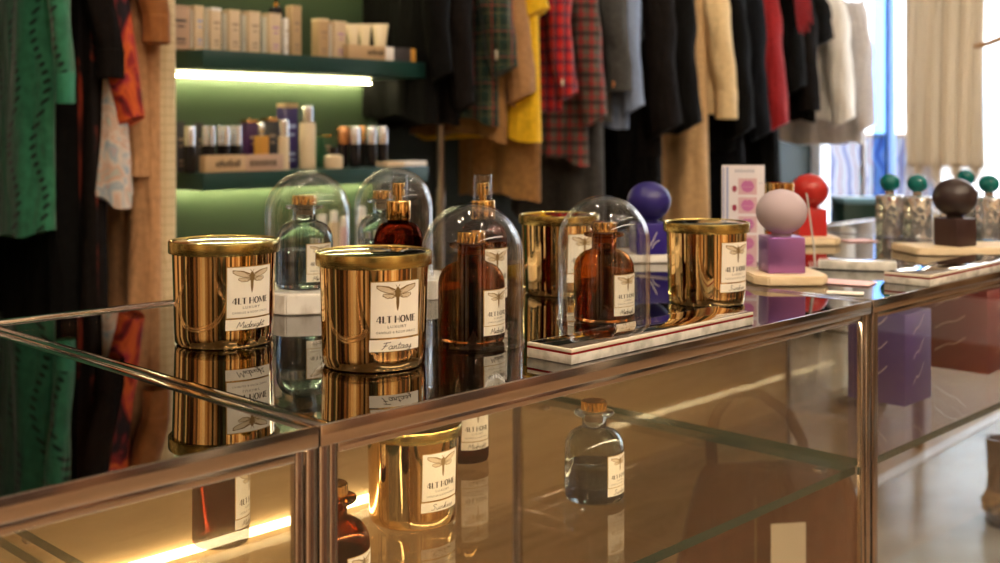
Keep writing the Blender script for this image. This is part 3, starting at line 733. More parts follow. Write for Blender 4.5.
def cyl(px, pw, vt, z, b, spec, label, name, cat='bottle', group='bottles on the middle shelf', seg=32):
    """spec: list of (part name, material, [(r fraction, z fraction)...])"""
    Y = room(a_of(px,b),b)[1]; R = pw*Y/F/2; h = zz(vt,Y)-z; x, y = room(a_of(px,b),b)
    t = thing(name, label, cat, (x,y,z+.0004), RA, group)
    for pn, m, pr in spec:
        bm = nbm(); lathe(bm, [(r*R,q*h) for r,q in pr], seg); obj(pn, bm, m, t)
    return t
for i, (px, pw) in enumerate(((353,14),(365,13),(380,17))):
    Y = room(a_of(px,b1+.06),b1+.06)[1]; R = pw*Y/F/2; h = zz(24,Y)-S1; x, y = room(a_of(px,b1+.06),b1+.06)
    t = thing('squeeze_tube', ('cream squeeze tube beside the cream carton, behind the long box','middle one of the three cream squeeze tubes','cream squeeze tube at the far end, widest flare')[i], 'tube', (x,y,S1+.0004), RA-.75, 'squeeze tubes on the upper shelf')
    bm = nbm(); seg=28; rings=[]
    for q,rx,ry in ((.2,.62,.62),(.5,.74,.62),(.8,.88,.35),(.97,1.,.10),(1.,1.,.08)): rings.append([bm.verts.new((rx*R*math.cos(2*PI*k/seg),ry*R*math.sin(2*PI*k/seg),q*h)) for k in range(seg)])
    for A,B in zip(rings,rings[1:]):
        for k in range(seg): bm.faces.new((A[k],A[(k+1)%seg],B[(k+1)%seg],B[k]))
    bm.faces.new(rings[0][::-1]); bm.faces.new(rings[-1]); obj('tube_body', bm, CREAMG, t)
    bm = nbm(); lathe(bm, [(0,0),(R*.6,0),(R*.62,h*.02),(R*.62,h*.2),(0,h*.2)], 28); obj('cap', bm, WHITEB, t)
def long_box(p0, p1, v0, z, b, dep, label, segs, group=None, name='long_carton'):
    a0,a1 = a_of(p0,b+dep), a_of(p1,b); Y = room((a0+a1)/2,b)[1]; w = a1-a0; h = zz(v0,Y)-z; x,y = room(a0,b)
    t = thing(name, label, 'box', (x,y,z+.0004), RA, group)
    for pn,m,f0,f1 in segs:
        bm = nbm(); box(bm, w*f0,w*f1,0,dep,0,h,.0012); obj(pn, bm, m, t)
    return t, w, h
t,w,h = long_box(343,416,46.5,S1,2.4935,.025,'long tan box with white band and black end on the upper shelf',[('tan_sleeve',CREAMD,0,.535),('white_band',WHITEB,.535,.66),('black_tray',GREYD,.66,.92),('end_panel',AMBB,.92,1.)])
flat_marks('lettering', [q for i in range(6) for q in rect(w*(.27+.042*i),w*(.300+.042*i),h*(.30+.05*(i%2)),h*(.62+.05*(i%3)),1)], -.0006, INK, t)
# black pump bottle behind the cream cartons
cyl(276,15,-6,S1,b1+.09,[('bottle_body',BLKG,[(0,0),(1,0),(1,.72),(.8,.78),(.3,.8),(0,.8)]),('collar',CAPGOLD,[(0,.79),(.42,.79),(.42,.86),(0,.86)]),('pump_head',BLKG,[(0,.85),(.2,.85),(.2,.93),(.5,.94),(.5,1.),(0,1.)])],'black pump bottle behind the cream cartons','pump_bottle',group=None)
b2 = 2.535
SCP = lambda cap: [('bottle_body',BLKG,[(0,0),(.94,0),(1,.02),(1,.57),(0,.57)]),('cap',cap,[(0,.572),(1,.572),(1,.98),(.94,1.),(0,1.)])]
BG = 'silver-capped black bottles on the middle shelf'
sbox(172.5,185,122,S2,b2+.03,GREYD,'black carton at the near end of the middle shelf',group='black cartons on the middle shelf')
for px,pw,cap,bb,lab in ((189.5,11.5,SILV,b2,'first silver-capped black bottle at the shelf end'),(205,7,SILV,b2+.02,'slim silver-capped black bottle, second on the shelf'),(211.5,7,SILV,b2,'third silver-capped black bottle on the shelf'),(219.5,6.5,SILV,b2+.02,'fourth silver-capped black bottle on the shelf'),(226,7,SILV,b2,'fifth silver-capped black bottle on the shelf'),(232.5,6.5,SILV,b2+.02,'sixth silver-capped black bottle on the shelf'),(238,7,SILV,b2,'silver-capped black bottle beside the plum carton')):
    cyl(px,pw,126,S2,bb,SCP(cap),lab,'capped_bottle',group=BG,seg=24)
sbox(194,203,123.5,S2,b2+.05,GREYD,'black carton between the silver-capped bottles',group='black cartons on the middle shelf')
sbox(240.5,258,120,S2,b2+.045,PURD,'dark plum carton on the middle shelf',group='black cartons on the middle shelf',band=COPPER)
sbox(260,278,118,S2,b2+.06,GREYD,'charcoal carton behind the honey-coloured bottle',group='black cartons on the middle shelf',band=COPPER)
sbox(276.5,298,103.5,S2,b2+.05,NAVYP,'tall navy-purple carton on the middle shelf',group='black cartons on the middle shelf',band=CREAMD,marks_=BLUEP)
cyl(261.5,15,122.5,S2,b2+.015,[('bottle_body',AMBB,[(0,0),(.95,0),(1,.04),(1,.70),(.9,.72),(0,.72)]),('cap',SILV,[(0,.72),(.35,.72),(.35,.80),(.5,.82),(.5,.95),(.35,1.),(0,1.)])],'honey-coloured bottle with silver cap behind the long box','perfume_bottle')
cyl(283.5,11.5,120,S2,b2-.005,[('bottle_body',CREAMG,[(0,0),(.95,0),(1,.03),(1,.66),(0,.66)]),('cap',SILV,[(0,.66),(.95,.66),(.95,.98),(.9,1.),(0,1.)])],'slim cream tube with clear cap before the navy-purple carton','cream_bottle')
cyl(307.5,16.5,106,S2,b2-.005,[('bottle_body',CREAMG,[(0,0),(.95,0),(1,.02),(1,.70),(.9,.735),(.5,.745),(0,.745)]),('cap',SILV,[(0,.745),(.72,.745),(.72,.97),(.66,1.),(0,1.)])],'tall cream bottle with silver cap on the middle shelf','cream_bottle')
sbox(316.5,332,135,S2,b2+.05,DGREEN,'small dark green carton behind the tall cream bottle',group='black cartons on the middle shelf',band=LIDGOLD)
cyl(333.5,19,147,S2,2.512,[('bottle_body',CREAMG,[(0,0),(.95,0),(1,.05),(1,.55),(.8,.62),(.4,.66),(0,.66)]),('cap',BLKG,[(0,.66),(.45,.66),(.45,.97),(0,1.)])],'small squat jar with black stopper on the middle shelf','jar')
for px,pw,cap,bb,lab in ((342.5,12,COPPER,b2+.03,'copper-capped black bottle, first past the squat jar'),(354.5,11,SILV,b2,'silver-capped black bottle beside the copper-capped one'),(363.5,8,COPPER,b2+.04,'slim copper-capped black bottle, middle shelf'),(371,11,SILV,b2,'silver-capped black bottle above the white box'),(382.5,11,SILV,b2,'last silver-capped black bottle on the middle shelf')):
    cyl(px,pw,126.5,S2,bb,SCP(cap),lab,'capped_bottle',group=BG,seg=24)
t,w,h = long_box(199,284,155,S2,2.4935,.03,'long tan box with black lettering on the middle shelf',[('window_sleeve',CREAMD,0,.5),('grey_sleeve',PINKTAN,.5,1.)])
flat_marks('lettering', [q for i in range(9) for q in rect(w*(.12+.035*i),w*(.145+.035*i),h*(.32-.04*(i%2)),h*(.58+.07*(i%3)),1)]+[q for i in range(9) for q in rect(w*(.55+.04*i),w*(.575+.04*i),h*.3,h*.66,1)], -.0006, INK, t)
long_box(374,427,161.5,S2,2.4935,.06,'flat white box at the far end of the middle shelf',[('tan_sleeve',CREAMB,0,.42),('white_sleeve',WHITEB,.42,1.)])
for i,(p,pw,vt,lab) in enumerate(((322,11,214,'cream tube on the lower shelf, seen through the dome'),(334,10,210,'second cream tube on the lower shelf'),(344,8,216,'pinkish tube on the lower shelf between the domes'),(362,10,206,'cream tube on the lower shelf behind the second marble dome'))):
    cyl(p,pw,vt,S3,2.54,[('tube_body',(CREAMG,CREAMB,SKINP,CREAMG)[i],[(0,0),(.95,0),(1,.02),(1,.8),(.97,.82),(0,.82)]),('cap',WHITEB,[(0,.82),(.8,.82),(.8,.98),(0,1.)])],lab,'tube',cat='tube',group='tubes on the lower shelf')

# ------------------------------------------------------------------ clothes on the rails
RAILZ, BC = 1.99, 2.68
def torso_mesh(H, W, dep, flare, folds, seed, neck=True, n=22, seg=72, sag=1.):
    rnd = random.Random(seed); ph = [rnd.uniform(0,6.28) for _ in range(5)]
    bm = nbm(); rings = []
    for k in range(n+1):
        z = H*k/n; t = k/n
        if neck:
            d = max(0., H-z)
            w = .055+(W*.95-.055)*min(1,(d/.13))**.75 if d < .13 else W*(.95+.05*math.sin(min(1,d/.5)*PI/2))
        else: w = W
        w *= 1+flare*(1-t)**1.5
        dd = dep*(1+.9*flare*(1-t)) * (1 if not neck or H-z > .05 else .6+.4*(H-z)/.05)
        amp = (.32*(1-t)**.7+.06)
        r = []
        for i in range(seg):
            a = 2*PI*i/seg; c, s = math.cos(a), math.sin(a)
            f = 1+amp*(.5*math.sin(folds*c*3+ph[0]+1.2*t)+.35*math.sin(folds*c*5.3+ph[1])+.2*math.sin(7*t+ph[2]+4*c))
            x = w*math.copysign(abs(c)**.8,c); y = dd*math.copysign(abs(s)**.75,s)*f
            r.append(bm.verts.new((x, y, z+sag*(1-t)**3*(.012*math.sin(3.2*c+ph[3])+.006*math.sin(9*c+ph[4])+.014*c))))
        rings.append(r)
    for A,B in zip(rings,rings[1:]):
        for i in range(seg): bm.faces.new((A[i],A[(i+1)%seg],B[(i+1)%seg],B[i]))
    bm.faces.new(rings[0][::-1]); bm.faces.new(rings[-1])
    return bm
def sleeve_mesh(side, H, W, zc, r0, r1, seed, out=.035, n=18, seg=28, bend=.02, tilt=.38):
    rnd = random.Random(seed+side*7); p = rnd.uniform(0,6.28)
    zs = H-.075; pts = []; rad = []
    for k in range(n+1):
        t = k/n; z = zs+(zc-zs)*t
        x = side*(W*.90+out*math.sin(min(1,t*2.2)*PI/2)+.030*t); y = bend*math.sin(t*PI)*1.2+.008*math.sin(4*t+p)
        pts.append((x,y,z)); rad.append((r0+(r1-r0)*t)*(1+.03*math.sin(9*t+p)+.025*math.sin(23*t+p*2)) * (.75 if k == 0 else 1))
    bm = nbm(); rings = []
    for k_, ((x,y,z), r) in enumerate(zip(pts, rad)):
        rings.append([bm.verts.new((x+r*.78*math.cos(2*PI*i/seg)*(1+.05*math.sin(3*2*PI*i/seg+z*22)), y+r*.9*math.sin(2*PI*i/seg)*(1+.06*math.sin(2*2*PI*i/seg+z*31)), z+tilt*k_/n*r*(side*math.cos(2*PI*i/seg)-.5*math.sin(2*PI*i/seg)))) for i in range(seg)])
    for A,B in zip(rings,rings[1:]):
        for i in range(seg): bm.faces.new((A[i],A[(i+1)%seg],B[(i+1)%seg],B[i]))
    bm.faces.new(rings[0]); bm.faces.new(rings[-1][::-1])
    return bm, pts[-1]
HANGM = mat('hanger_wood', (.45,.25,.11), .4)
_v = coords(HANGM); bump(HANGM, noise(HANGM, _v, 60, 3), .05, .001)
def garment(px, label, name, m, hem, cuff=None, W=.20, dep=.045, top=1.86, sm=None, cm=None, bC=BC, r0=.062, r1=.045, flare=.06, folds=2.2, ch=.065, cat='garment', group=None, hang=True, neck=True, extra=None, seed=None, out=.035):
    bn = bC-(W+(.03 if cuff else 0)); a = a_of(px, bn); x, y = room(a, bn); Y = y
    zh = zz(hem, Y); H = top-zh; sd = seed if seed is not None else int(px*7+hem)
    x, y = room(a, bC)
    t = thing(name, label, cat, (x,y,zh), RA+PI/2, group)
    body = obj('body', torso_mesh(H, W, dep, flare, folds, sd, neck), m, t)
    if cuff:
        zc = zz(cuff, Y)-zh; q_ = .88
        for s in (-1,1):
            bm, end = sleeve_mesh(s, H, W, zc+(ch if cm else 0), r0, r1*.88, sd, out, tilt=0. if cm else .38)
            sl = obj('sleeve', bm, sm or m, t)
            if cm:
                bm = nbm(); R = r1
                R *= q_
                lathe(bm, [(R*.9,zc+ch+.004),(R*1.02,zc+ch),(R*1.0,zc+ch*.5),(R*1.03,zc+.003),(R*.95,zc),(R*.6,zc+.004)], 28, sx=.78, sy=.9, c=(end[0],end[1])); obj('cuff', bm, cm, sl)
    if hang:
        bm = nbm(); zt = top-zh; hz = RAILZ-zh
        if neck: tube(bm, [(-W*.86,0,zt-.085),(-W*.4,0,zt-.03),(0,0,zt+.012),(W*.4,0,zt-.03),(W*.86,0,zt-.085)], .009, 8)
        else: tube(bm, [(-W*.9,0,zt+.01),(W*.9,0,zt+.01)], .007, 8)
        tube(bm, [(0,0,zt),(0,0,hz-.045),(.02,0,hz-.02),(.018,0,hz+.008),(0,0,hz+.014),(-.018,0,hz+.004)], .0022, 6); obj('hanger', bm, HANGM, t)
    if extra: extra(t, H, W, zh, Y)
    return t

EMER = mat('emerald_lace', (.02,.28,.13), .7, spec=.2, sheen=.3)
def eyelets(m):
    N,L,b = nt(m); v = coords(m)
    sx = N.new('ShaderNodeSeparateXYZ'); L.new(v, sx.inputs[0])
    u = math_n(m,'ADD',sx.outputs[0],math_n(m,'MULTIPLY',sx.outputs[1],.9)); z = sx.outputs[2]
    wob = math_n(m,'MULTIPLY',math_n(m,'SINE',math_n(m,'MULTIPLY',z,24.)),.022)
    uu = math_n(m,'ADD',u,wob)
    fu = math_n(m,'ABSOLUTE',math_n(m,'SUBTRACT',math_n(m,'FRACT',math_n(m,'MULTIPLY',uu,11.)),.5))
    fz = math_n(m,'ABSOLUTE',math_n(m,'SUBTRACT',math_n(m,'FRACT',math_n(m,'ADD',math_n(m,'MULTIPLY',z,46.),math_n(m,'MULTIPLY',u,20.))),.5))
    d = math_n(m,'ADD',math_n(m,'POWER',math_n(m,'MULTIPLY',fu,8.),2.),math_n(m,'POWER',math_n(m,'MULTIPLY',fz,4.),2.))
    hole = math_n(m,'LESS_THAN',d,1.)
    n = ramp(m, noise(m, v, 45, 3), [(.3,(.016,.115,.062)),(.7,(.030,.185,.10))])
    L.new(mixc(m, hole, n, (.002,.016,.010)), b.inputs['Base Color'])
eyelets(EMER); drape(EMER)
EMERC = fabric('emerald_cuff', (.034,.21,.12), .6, .15)
BLK = fabric('black_cloth', (.004,.0037,.0037), .8, .4); BLKBR = fabric('black_brown_cloth', (.0075,.0055,.005), .8, .4); NAVB = fabric('blue_black_cloth', (.006,.007,.010), .8, .4)
FLAME = mat('flame_print', (.5,.1,.02), .7, spec=.2)
_v = coords(FLAME, scale=(1,1,.55)); _c = ramp(FLAME, noise(FLAME, _v, 13, 4, 1.6), [(.36,(.012,.008,.012)),(.46,(.30,.02,.02)),(.53,(.62,.12,.02)),(.60,(.40,.03,.05)),(.68,(.02,.012,.02))])
nt(FLAME)[1].new(_c, nt(FLAME)[2].inputs['Base Color'])
DFLAME = mat('dark_flame_print', (.1,.02,.01), .75, spec=.2)
_v = coords(DFLAME, scale=(1,1,.5)); _c = ramp(DFLAME, noise(DFLAME, _v, 7, 4, 1.2), [(.54,(.008,.006,.007)),(.62,(.22,.03,.015)),(.70,(.36,.07,.02))])
nt(DFLAME)[1].new(_c, nt(DFLAME)[2].inputs['Base Color'])
PASTEL = mat('pastel_print', (.5,.4,.4), .7, spec=.2)
_v = coords(PASTEL); _c = ramp(PASTEL, noise(PASTEL, _v, 17, 3, 1.0), [(.35,(.42,.45,.42)),(.45,(.55,.36,.28)),(.52,(.60,.52,.46)),(.6,(.30,.38,.46)),(.7,(.55,.30,.26))])
nt(PASTEL)[1].new(_c, nt(PASTEL)[2].inputs['Base Color'])
RUST = fabric('rust_brown_cloth', (.30,.11,.03), .6, .3, 30); CAMEL = fabric('camel_cloth', (.38,.20,.085), .8, .2); CAMELD = fabric('dark_camel_cloth', (.27,.135,.045), .8, .25)
TANC = fabric('tan_cloth', (.50,.27,.13), .8, .2); CREAMK = plaid('cream_grid_knit', (.66,.52,.32), [('u',45,0,.18,(.45,.33,.17),.5),('z',45,0,.18,(.45,.33,.17),.5)])
YEL = fabric('yellow_jersey', (.80,.48,.015), .7, .15); GREYC = fabric('grey_wool', (.055,.055,.054), .85, .25); GREYT = fabric('grey_trouser_cloth', (.050,.048,.047), .85, .25)
SKYB = fabric('pale_blue_cotton', (.20,.26,.40), .7, .12); SAND = fabric('sand_cloth', (.58,.38,.19), .75, .15); CREAMS = fabric('cream_knit', (.72,.54,.30), .85, .15)
REDK = fabric('red_cloth', (.30,.012,.016), .75, .25); OFFW = fabric('off_white_cotton', (.88,.85,.80), .7, .08); PGREY = fabric('pale_grey_linen', (.62,.58,.56), .75, .12)
GPL = plaid('green_plaid', (.010,.022,.016), [('u',25,.1,.30,(.018,.045,.03),.7),('z',25,.2,.30,(.012,.036,.03),.7),('u',12.5,.6,.04,(.45,.05,.04),.7),('z',12.5,.65,.04,(.35,.06,.04),.6),('u',25,.85,.05,(.40,.30,.08),.4),('z',25,.9,.05,(.30,.24,.08),.35)])
RPL = plaid('red_navy_plaid', (.52,.020,.018), [('u',25,.1,.42,(.02,.015,.05),.6),('z',25,.2,.42,(.02,.012,.04),.6),('u',25,.75,.06,(.5,.4,.4),.5)])
FPL = plaid('grey_red_plaid', (.13,.105,.085), [('u',21,.0,.34,(.26,.014,.018),.85),('z',21,.1,.34,(.03,.02,.02),.75),('z',21,.62,.12,(.30,.015,.015),.8),('u',21,.55,.12,(.03,.03,.03),.7)])
ORG = flatm('orange_button', (.55,.18,.03), .4); BUT = flatm('pale_button', (.75,.68,.55), .35); GBUT = mat('brass_button', (.80,.52,.20), .25, 1.)
def button(m, zf=None, v=None, r=.012, x=None, h=.012, oval=1.):
    def f(t, H, W, zh, Y):
        z = zz(v, Y)-zh; bm = nbm(); lathe(bm, [(0,0),(r*.8,0),(r,.002),(r,.005),(r*.8,.007),(0,.0065)], 20, sx=1., sy=oval)
        bmesh.ops.rotate(bm, verts=bm.verts[:], cent=(0,0,0), matrix=Matrix.Rotation(math.radians(90),3,'X')); 
        bmesh.ops.rotate(bm, verts=bm.verts[:], cent=(0,0,0), matrix=Matrix.Rotation(math.radians(135),3,'Z'))
        q = W+.03 if x is None else x
        bmesh.ops.translate(bm, verts=bm.verts[:], vec=(-q-.026,.042,z)); obj('button', bm, m, t)
    return f
L = 'clothes on the rail at the wall shelves'; M = 'clothes on the long rail'
BL = 2.66
# rail beside the shelves
garment(-20,'plain dark emerald dress at the frame edge behind the lace dress','dress',EMERC,330,None,W=.20,bC=BL,group=L)
garment(55,'emerald green eyelet lace dress with long cuffed sleeve','dress',EMER,232,104,W=.158,cm=EMERC,r0=.038,r1=.026,ch=.066,bC=BL,group=L,flare=.10,out=.072)
garment(70,'long black dress beside the emerald lace dress','dress',BLK,330,None,W=.17,bC=BL,group=L)
garment(96,'long dark dress with scattered dim flame print','dress',DFLAME,330,None,W=.20,bC=BL,group=L)
garment(104,'black blouse with wide dark cuff, between green lace and flame print','blouse',BLKBR,330,79,W=.20,cm=BLKBR,r0=.042,r1=.040,bC=BL,group=L)
garment(120,'pastel printed scarf hanging low beside the flame print','scarf',PASTEL,195,None,W=.07,dep=.03,top=1.30,bC=2.50,group=L,flare=.35,neck=False)
garment(124,'black dress with orange and red flame print','dress',FLAME,125,122,W=.20,r0=.045,r1=.042,bC=BL+.01,group=L)
garment(150,'tan coat with gathered rust-brown sleeve','coat',TANC,178,44,W=.195,sm=RUST,cm=RUST,r0=.060,r1=.042,bC=BL,group=L)
garment(156,'tan trousers hanging below the tan coat','trousers',TANC,335,None,W=.13,dep=.035,top=1.65,bC=BL-.08,group=L,neck=False)
garment(169,'long cream grid-knit dress beside the shelves','dress',CREAMK,335,None,W=.185,bC=BL-.005,group=L,flare=.0)
# long rail
garment(441,'black jacket at the rail post, first of the long rail','jacket',BLK,118,78,W=.20,group=M)
garment(462,'black-brown jacket just left of the green plaid blazer','jacket',BLKBR,124,108,W=.20,group=M)
garment(500,'dark green plaid blazer with pale sleeve button','blazer',GPL,117,72,r0=.08,r1=.058,W=.205,group=M,extra=button(BUT,v=56,r=.017))
garment(502,'brown shirt hem hanging below the plaid blazer','shirt',CAMELD,135,None,W=.20,group=M)
garment(519,'camel jacket between plaid blazer and yellow shirt','jacket',CAMEL,99,98,W=.20,r0=.07,r1=.062,group=M)
garment(537,'camel trousers hanging below the camel jacket','trousers',CAMELD,197,None,W=.17,dep=.05,top=1.70,group=M,neck=False,bC=BC-.06)
garment(543,'yellow short-sleeved shirt between camel jacket and red plaid','shirt',YEL,138,14,W=.27,r0=.062,r1=.062,group=M,out=-.01)
garment(565,'red and navy plaid shirt','shirt',RPL,110,97,W=.205,group=M,extra=button(BUT,v=83,r=.012,oval=1.))
garment(591,'grey and red plaid flannel shirt','shirt',FPL,158,122,W=.20,group=M,r0=.07,r1=.058)
garment(600,'long grey trousers beneath the plaid flannel','trousers',GREYT,222,None,W=.20,dep=.06,top=1.7,group=M,neck=False)
garment(615,'grey wool coat with orange cuff button','coat',GREYC,115,92,W=.20,cm=GREYC,group=M,extra=button(ORG,v=85,r=.014),r0=.07,r1=.068,ch=.09)
garment(632,'pale blue cotton shirt behind the grey coat','shirt',SKYB,122,110,W=.21,group=M,r0=.06,r1=.055)
garment(633,'black short-sleeved top hanging by the pale blue shirt','top',BLK,70,44,r0=.05,r1=.05,W=.20,group=M)
garment(663,'black coat with brass cuff button','coat',BLKBR,152,132,W=.20,group=M,extra=button(GBUT,v=47,r=.010),r0=.085,r1=.085,flare=.1)
garment(657,'long black skirt hanging below the brass-buttoned coat','skirt',BLK,225,None,W=.2,dep=.06,top=1.6,group=M,neck=False,flare=.1)
garment(686,'plain black coat left of the sand dress','coat',BLK,133,128,W=.20,group=M,r0=.075,r1=.07)
garment(704,'long sand-coloured dress to the counter','dress',SAND,235,None,W=.20,dep=.055,group=M,flare=.12)
garment(719,'cream sweater with ribbed cuff','sweater',CREAMS,108,119,W=.195,cm=CREAMS,group=M,r0=.075,r1=.062,ch=.11,out=.05)
garment(738,'black coat right of the cream sweater','coat',BLK,150,134,W=.20,group=M,r0=.08,r1=.08)
garment(742,'long black trousers below the black coat beside the cream sweater','trousers',NAVB,222,None,W=.2,dep=.06,top=1.6,group=M,neck=False)
garment(758,'blue-black jacket beside the red coat','jacket',NAVB,130,137,W=.20,group=M,r0=.07,r1=.06)
def fringe(t, H, W, zh, Y):
    bm = nbm(); rnd = random.Random(3); z0 = zz(18,Y)-zh
    for i in range(16):
        x = -W-.10+.012*rnd.uniform(-1,1); y = -.03-.008*i; dz = z0+.004*i; tube(bm, [(x+.03,y,dz+.20),(x-.005,y-.015,dz+.1),(x-.02+.015*rnd.uniform(-1,1),y-.03,dz-.05-.05*rnd.random())], [.006,.005,.002], 6)
    obj('fringe', bm, REDK, t)
garment(773,'red coat with shoulder fringe','coat',REDK,122,128,W=.20,group=M,r0=.078,r1=.075,extra=fringe)
garment(791,'black knit with wide sleeve right of the red coat','sweater',BLK,110,92,W=.20,group=M,r0=.085,r1=.085)
garment(776,'long black dress below the red coat','dress',BLK,222,None,W=.2,dep=.07,top=1.6,group=M,neck=False,flare=.1)
garment(806,'black sweater with a red cuff edge','sweater',BLKBR,120,111,W=.20,cm=BLKBR,group=M,r0=.085,r1=.075)
garment(819,'black short-sleeved shirt before the off-white shirt','shirt',BLK,118,44,W=.205,group=M,r0=.085,r1=.085)
garment(841,'off-white shirt with long loose sleeve','shirt',OFFW,118,122,W=.20,group=M,r0=.085,r1=.075)
garment(862,'pale grey linen tunic, last on the long rail','tunic',PGREY,143,130,W=.21,group=M,r0=.085,r1=.075,flare=.18)
STEELB = mat('brushed_steel_bronze', (.38,.32,.27), .3, 1.)
def rail(a0, a1, b, label, posts, low=0.):
    x, y = room(a0, b); t = thing('clothing_rail', label, 'clothes rail', (x,y,0), RA, 'clothes rails')
    bm = nbm(); tube(bm, [(0,0,RAILZ),(a1-a0,0,RAILZ)], .0125, 16); obj('rail', bm, STEELB, t)
    for a in posts:
        bm = nbm(); tube(bm, [(a,0,.02),(a,0,RAILZ+.012)], .0125, 16); tube(bm, [(a,0,.9),(a,0,.96)], .016, 16); obj('upright', bm, STEELB, t)
        bm = nbm(); box(bm, a-.02,a+.02,-.26,.26,.03,.06,.004)
        for y_ in (-.24,.24): tube(bm, [(a,y_,0),(a,y_,.032)], .018, 12)
        obj('foot', bm, STEELB, t)
ap = a_of(440.5, BC)
rail(ap, 6.05, BC, 'long bronze clothes rail with upright beside the green shelves', (0., 6.05-ap-.1))
rail(.75, 1.60, BL, 'clothes rail holding the emerald dress beside the shelves', (.04,))

# ------------------------------------------------------------------ window side
MACR = mat('beige_macrame', (.80,.70,.56), .9, spec=.1)
_v = coords(MACR, scale=(1,1,1)); MN, ML, MB_ = nt(MACR)
w1 = MN.new('ShaderNodeTexWave'); w1.inputs['Scale'].default_value = 30; w1.inputs['Distortion'].default_value = 3; w1.bands_direction = 'Z'; ML.new(_v, w1.inputs['Vector'])
_c = ramp(MACR, w1.outputs['Fac'], [(.2,(.50,.40,.29)),(.6,(.78,.68,.54))]); ML.new(_c, MB_.inputs['Base Color']); bump(MACR, w1.outputs['Fac'], .6, .006)
b = 2.02; a = a_of(985, b); x, y = room(a, b); zb = zz(171, y)
tl = MN.new('ShaderNodeBsdfTranslucent'); ML.new(_c, tl.inputs['Color']); ms = MN.new('ShaderNodeMixShader'); ms.inputs[0].default_value = .5
ML.new(MB_.outputs[0], ms.inputs[1]); ML.new(tl.outputs[0], ms.inputs[2]); ML.new(ms.outputs[0], MN['Material Output'].inputs['Surface'])
t = thing('macrame_hanging', 'beige macrame hanging with fringed hem in front of the window', 'curtain', (x,y,zb), RA+PI/2)
bm = nbm(); n = 120; Wc = .40
top = 2.9-zb
rings = []
for k in range(13):
    z = top*k/12; r = []
    for i in range(n): 
        s = i/(n-1); yy = .022*math.sin(s*26+.4*math.sin(z*2))+.010*math.sin(s*61+z*3)
        r.append((s*Wc+.004*math.sin(z*5), yy, z+.02))
    rings.append(r)
vs = [[bm.verts.new(p) for p in r] for r in rings]; vb = [[bm.verts.new((p[0],p[1]-.008,p[2])) for p in r] for r in rings]
for G in (vs, vb):
    for A,B in zip(G,G[1:]):
        for i in range(n-1): bm.faces.new((A[i],A[i+1],B[i+1],B[i]))
for i in range(n-1): bm.faces.new((vs[0][i],vs[0][i+1],vb[0][i+1],vb[0][i]))
obj('woven_panel', bm, MACR, t)
bm = nbm()
for i in range(60):
    xx = Wc*(i+.5)/60; yy = .022*math.sin(xx/Wc*26); tube(bm, [(xx,yy-.004,.03),(xx+.003,yy,-.01),(xx-.002,yy,-.045-.02*(i%3))], [.004,.0035,.002], 5)
obj('hem_fringe', bm, MACR, t)
bm = nbm(); tube(bm, [(-.03,0,top+.03),(Wc+.03,0,top+.03)], .012, 12); tube(bm, [(.1,0,top+.03),(.1,0,HC-zb)], .003, 6); tube(bm, [(Wc-.1,0,top+.03),(Wc-.1,0,HC-zb)], .003, 6); obj('pole', bm, HANGM, t)
# wooden hanger at the far frame edge
x, y = at(1012, 5.1); z = zz(46, 5.1)
t = thing('coat_hanger', 'bare wooden coat hanger at the window', 'hanger', (x,y,z), -.25)
bm = nbm(); tube(bm, [(-.16,0,-.0),(-.10,0,.012),(-.02,0,.045),(0,0,.05),(.02,0,.045),(.10,0,.012),(.16,0,0)], [.010,.013,.015,.016,.015,.013,.010], 12, flat=.6); obj('shoulder_bar', bm, HANGM, t)
bm = nbm(); tube(bm, [(0,0,.05),(0,0,.10),(.022,0,.13),(.016,0,.158),(0,0,.165),(-.014,0,.155)], .003, 8); tube(bm, [(0,0,.165),(0,0,HC-z)], .0015, 6); obj('hook', bm, STEELB, t)
# colourful print and green plinth by the window
ABST = mat('abstract_print', (.5,.3,.5), .5)
_v = coords(ABST, scale=(1,1,1)); AN, AL, AB_ = nt(ABST)
w1 = AN.new('ShaderNodeTexWave'); w1.inputs['Scale'].default_value = 3.2; w1.inputs['Distortion'].default_value = 6; w1.wave_profile = 'TRI'; AL.new(_v, w1.inputs['Vector'])
_c = ramp(ABST, w1.outputs['Fac'], [(0,(.02,.015,.06)),(.2,(.05,.08,.16)),(.38,(.15,.15,.17)),(.5,(.15,.08,.11)),(.62,(.03,.10,.12)),(.78,(.14,.12,.15)),(.9,(.08,.015,.03))], 'CONSTANT')
AL.new(_c, AB_.inputs['Base Color'])
x, y = room(7.2, 3.22)
t = thing('canvas_print', 'multicoloured abstract canvas standing outside the window below the tunics', 'picture', (x,y,.55), RA+PI/2)
t.scale = (1.25,1.25,1.0)
bm = nbm(); box(bm, -.36,.36,-.012,.012,0,.56,.002); obj('canvas', bm, ABST, t)
bm = nbm()
for q in ((-.385,-.36,-.018,.018,-.025,.585),(.36,.385,-.018,.018,-.025,.585),(-.36,.36,-.018,.018,-.025,0),(-.36,.36,-.018,.018,.56,.585)): box(bm, *q, .002)
obj('frame', bm, TABLEW, t)
bm = nbm(); tube(bm, [(-.2,0,-.55),(-.14,0,-.02)], .012, 8); tube(bm, [(.2,0,-.55),(.14,0,-.02)], .012, 8); tube(bm, [(0,-.22,-.55),(0,-.016,.2)], .012, 8); box(bm, -.3,.3,-.02,.03,-.045,-.026,.002); obj('easel', bm, TABLEW, t)
x, y = at(857, 4.9)
t = thing('plinth', 'dark green plinth with pale blue top near the window', 'plinth', (x,y,0), RA-.8)
bm = nbm(); box(bm, -.085,.085,-.085,.085,0,.845,.004); box(bm, -.095,.095,-.095,.095,0,.03,.004); obj('column', bm, GREENS, t)
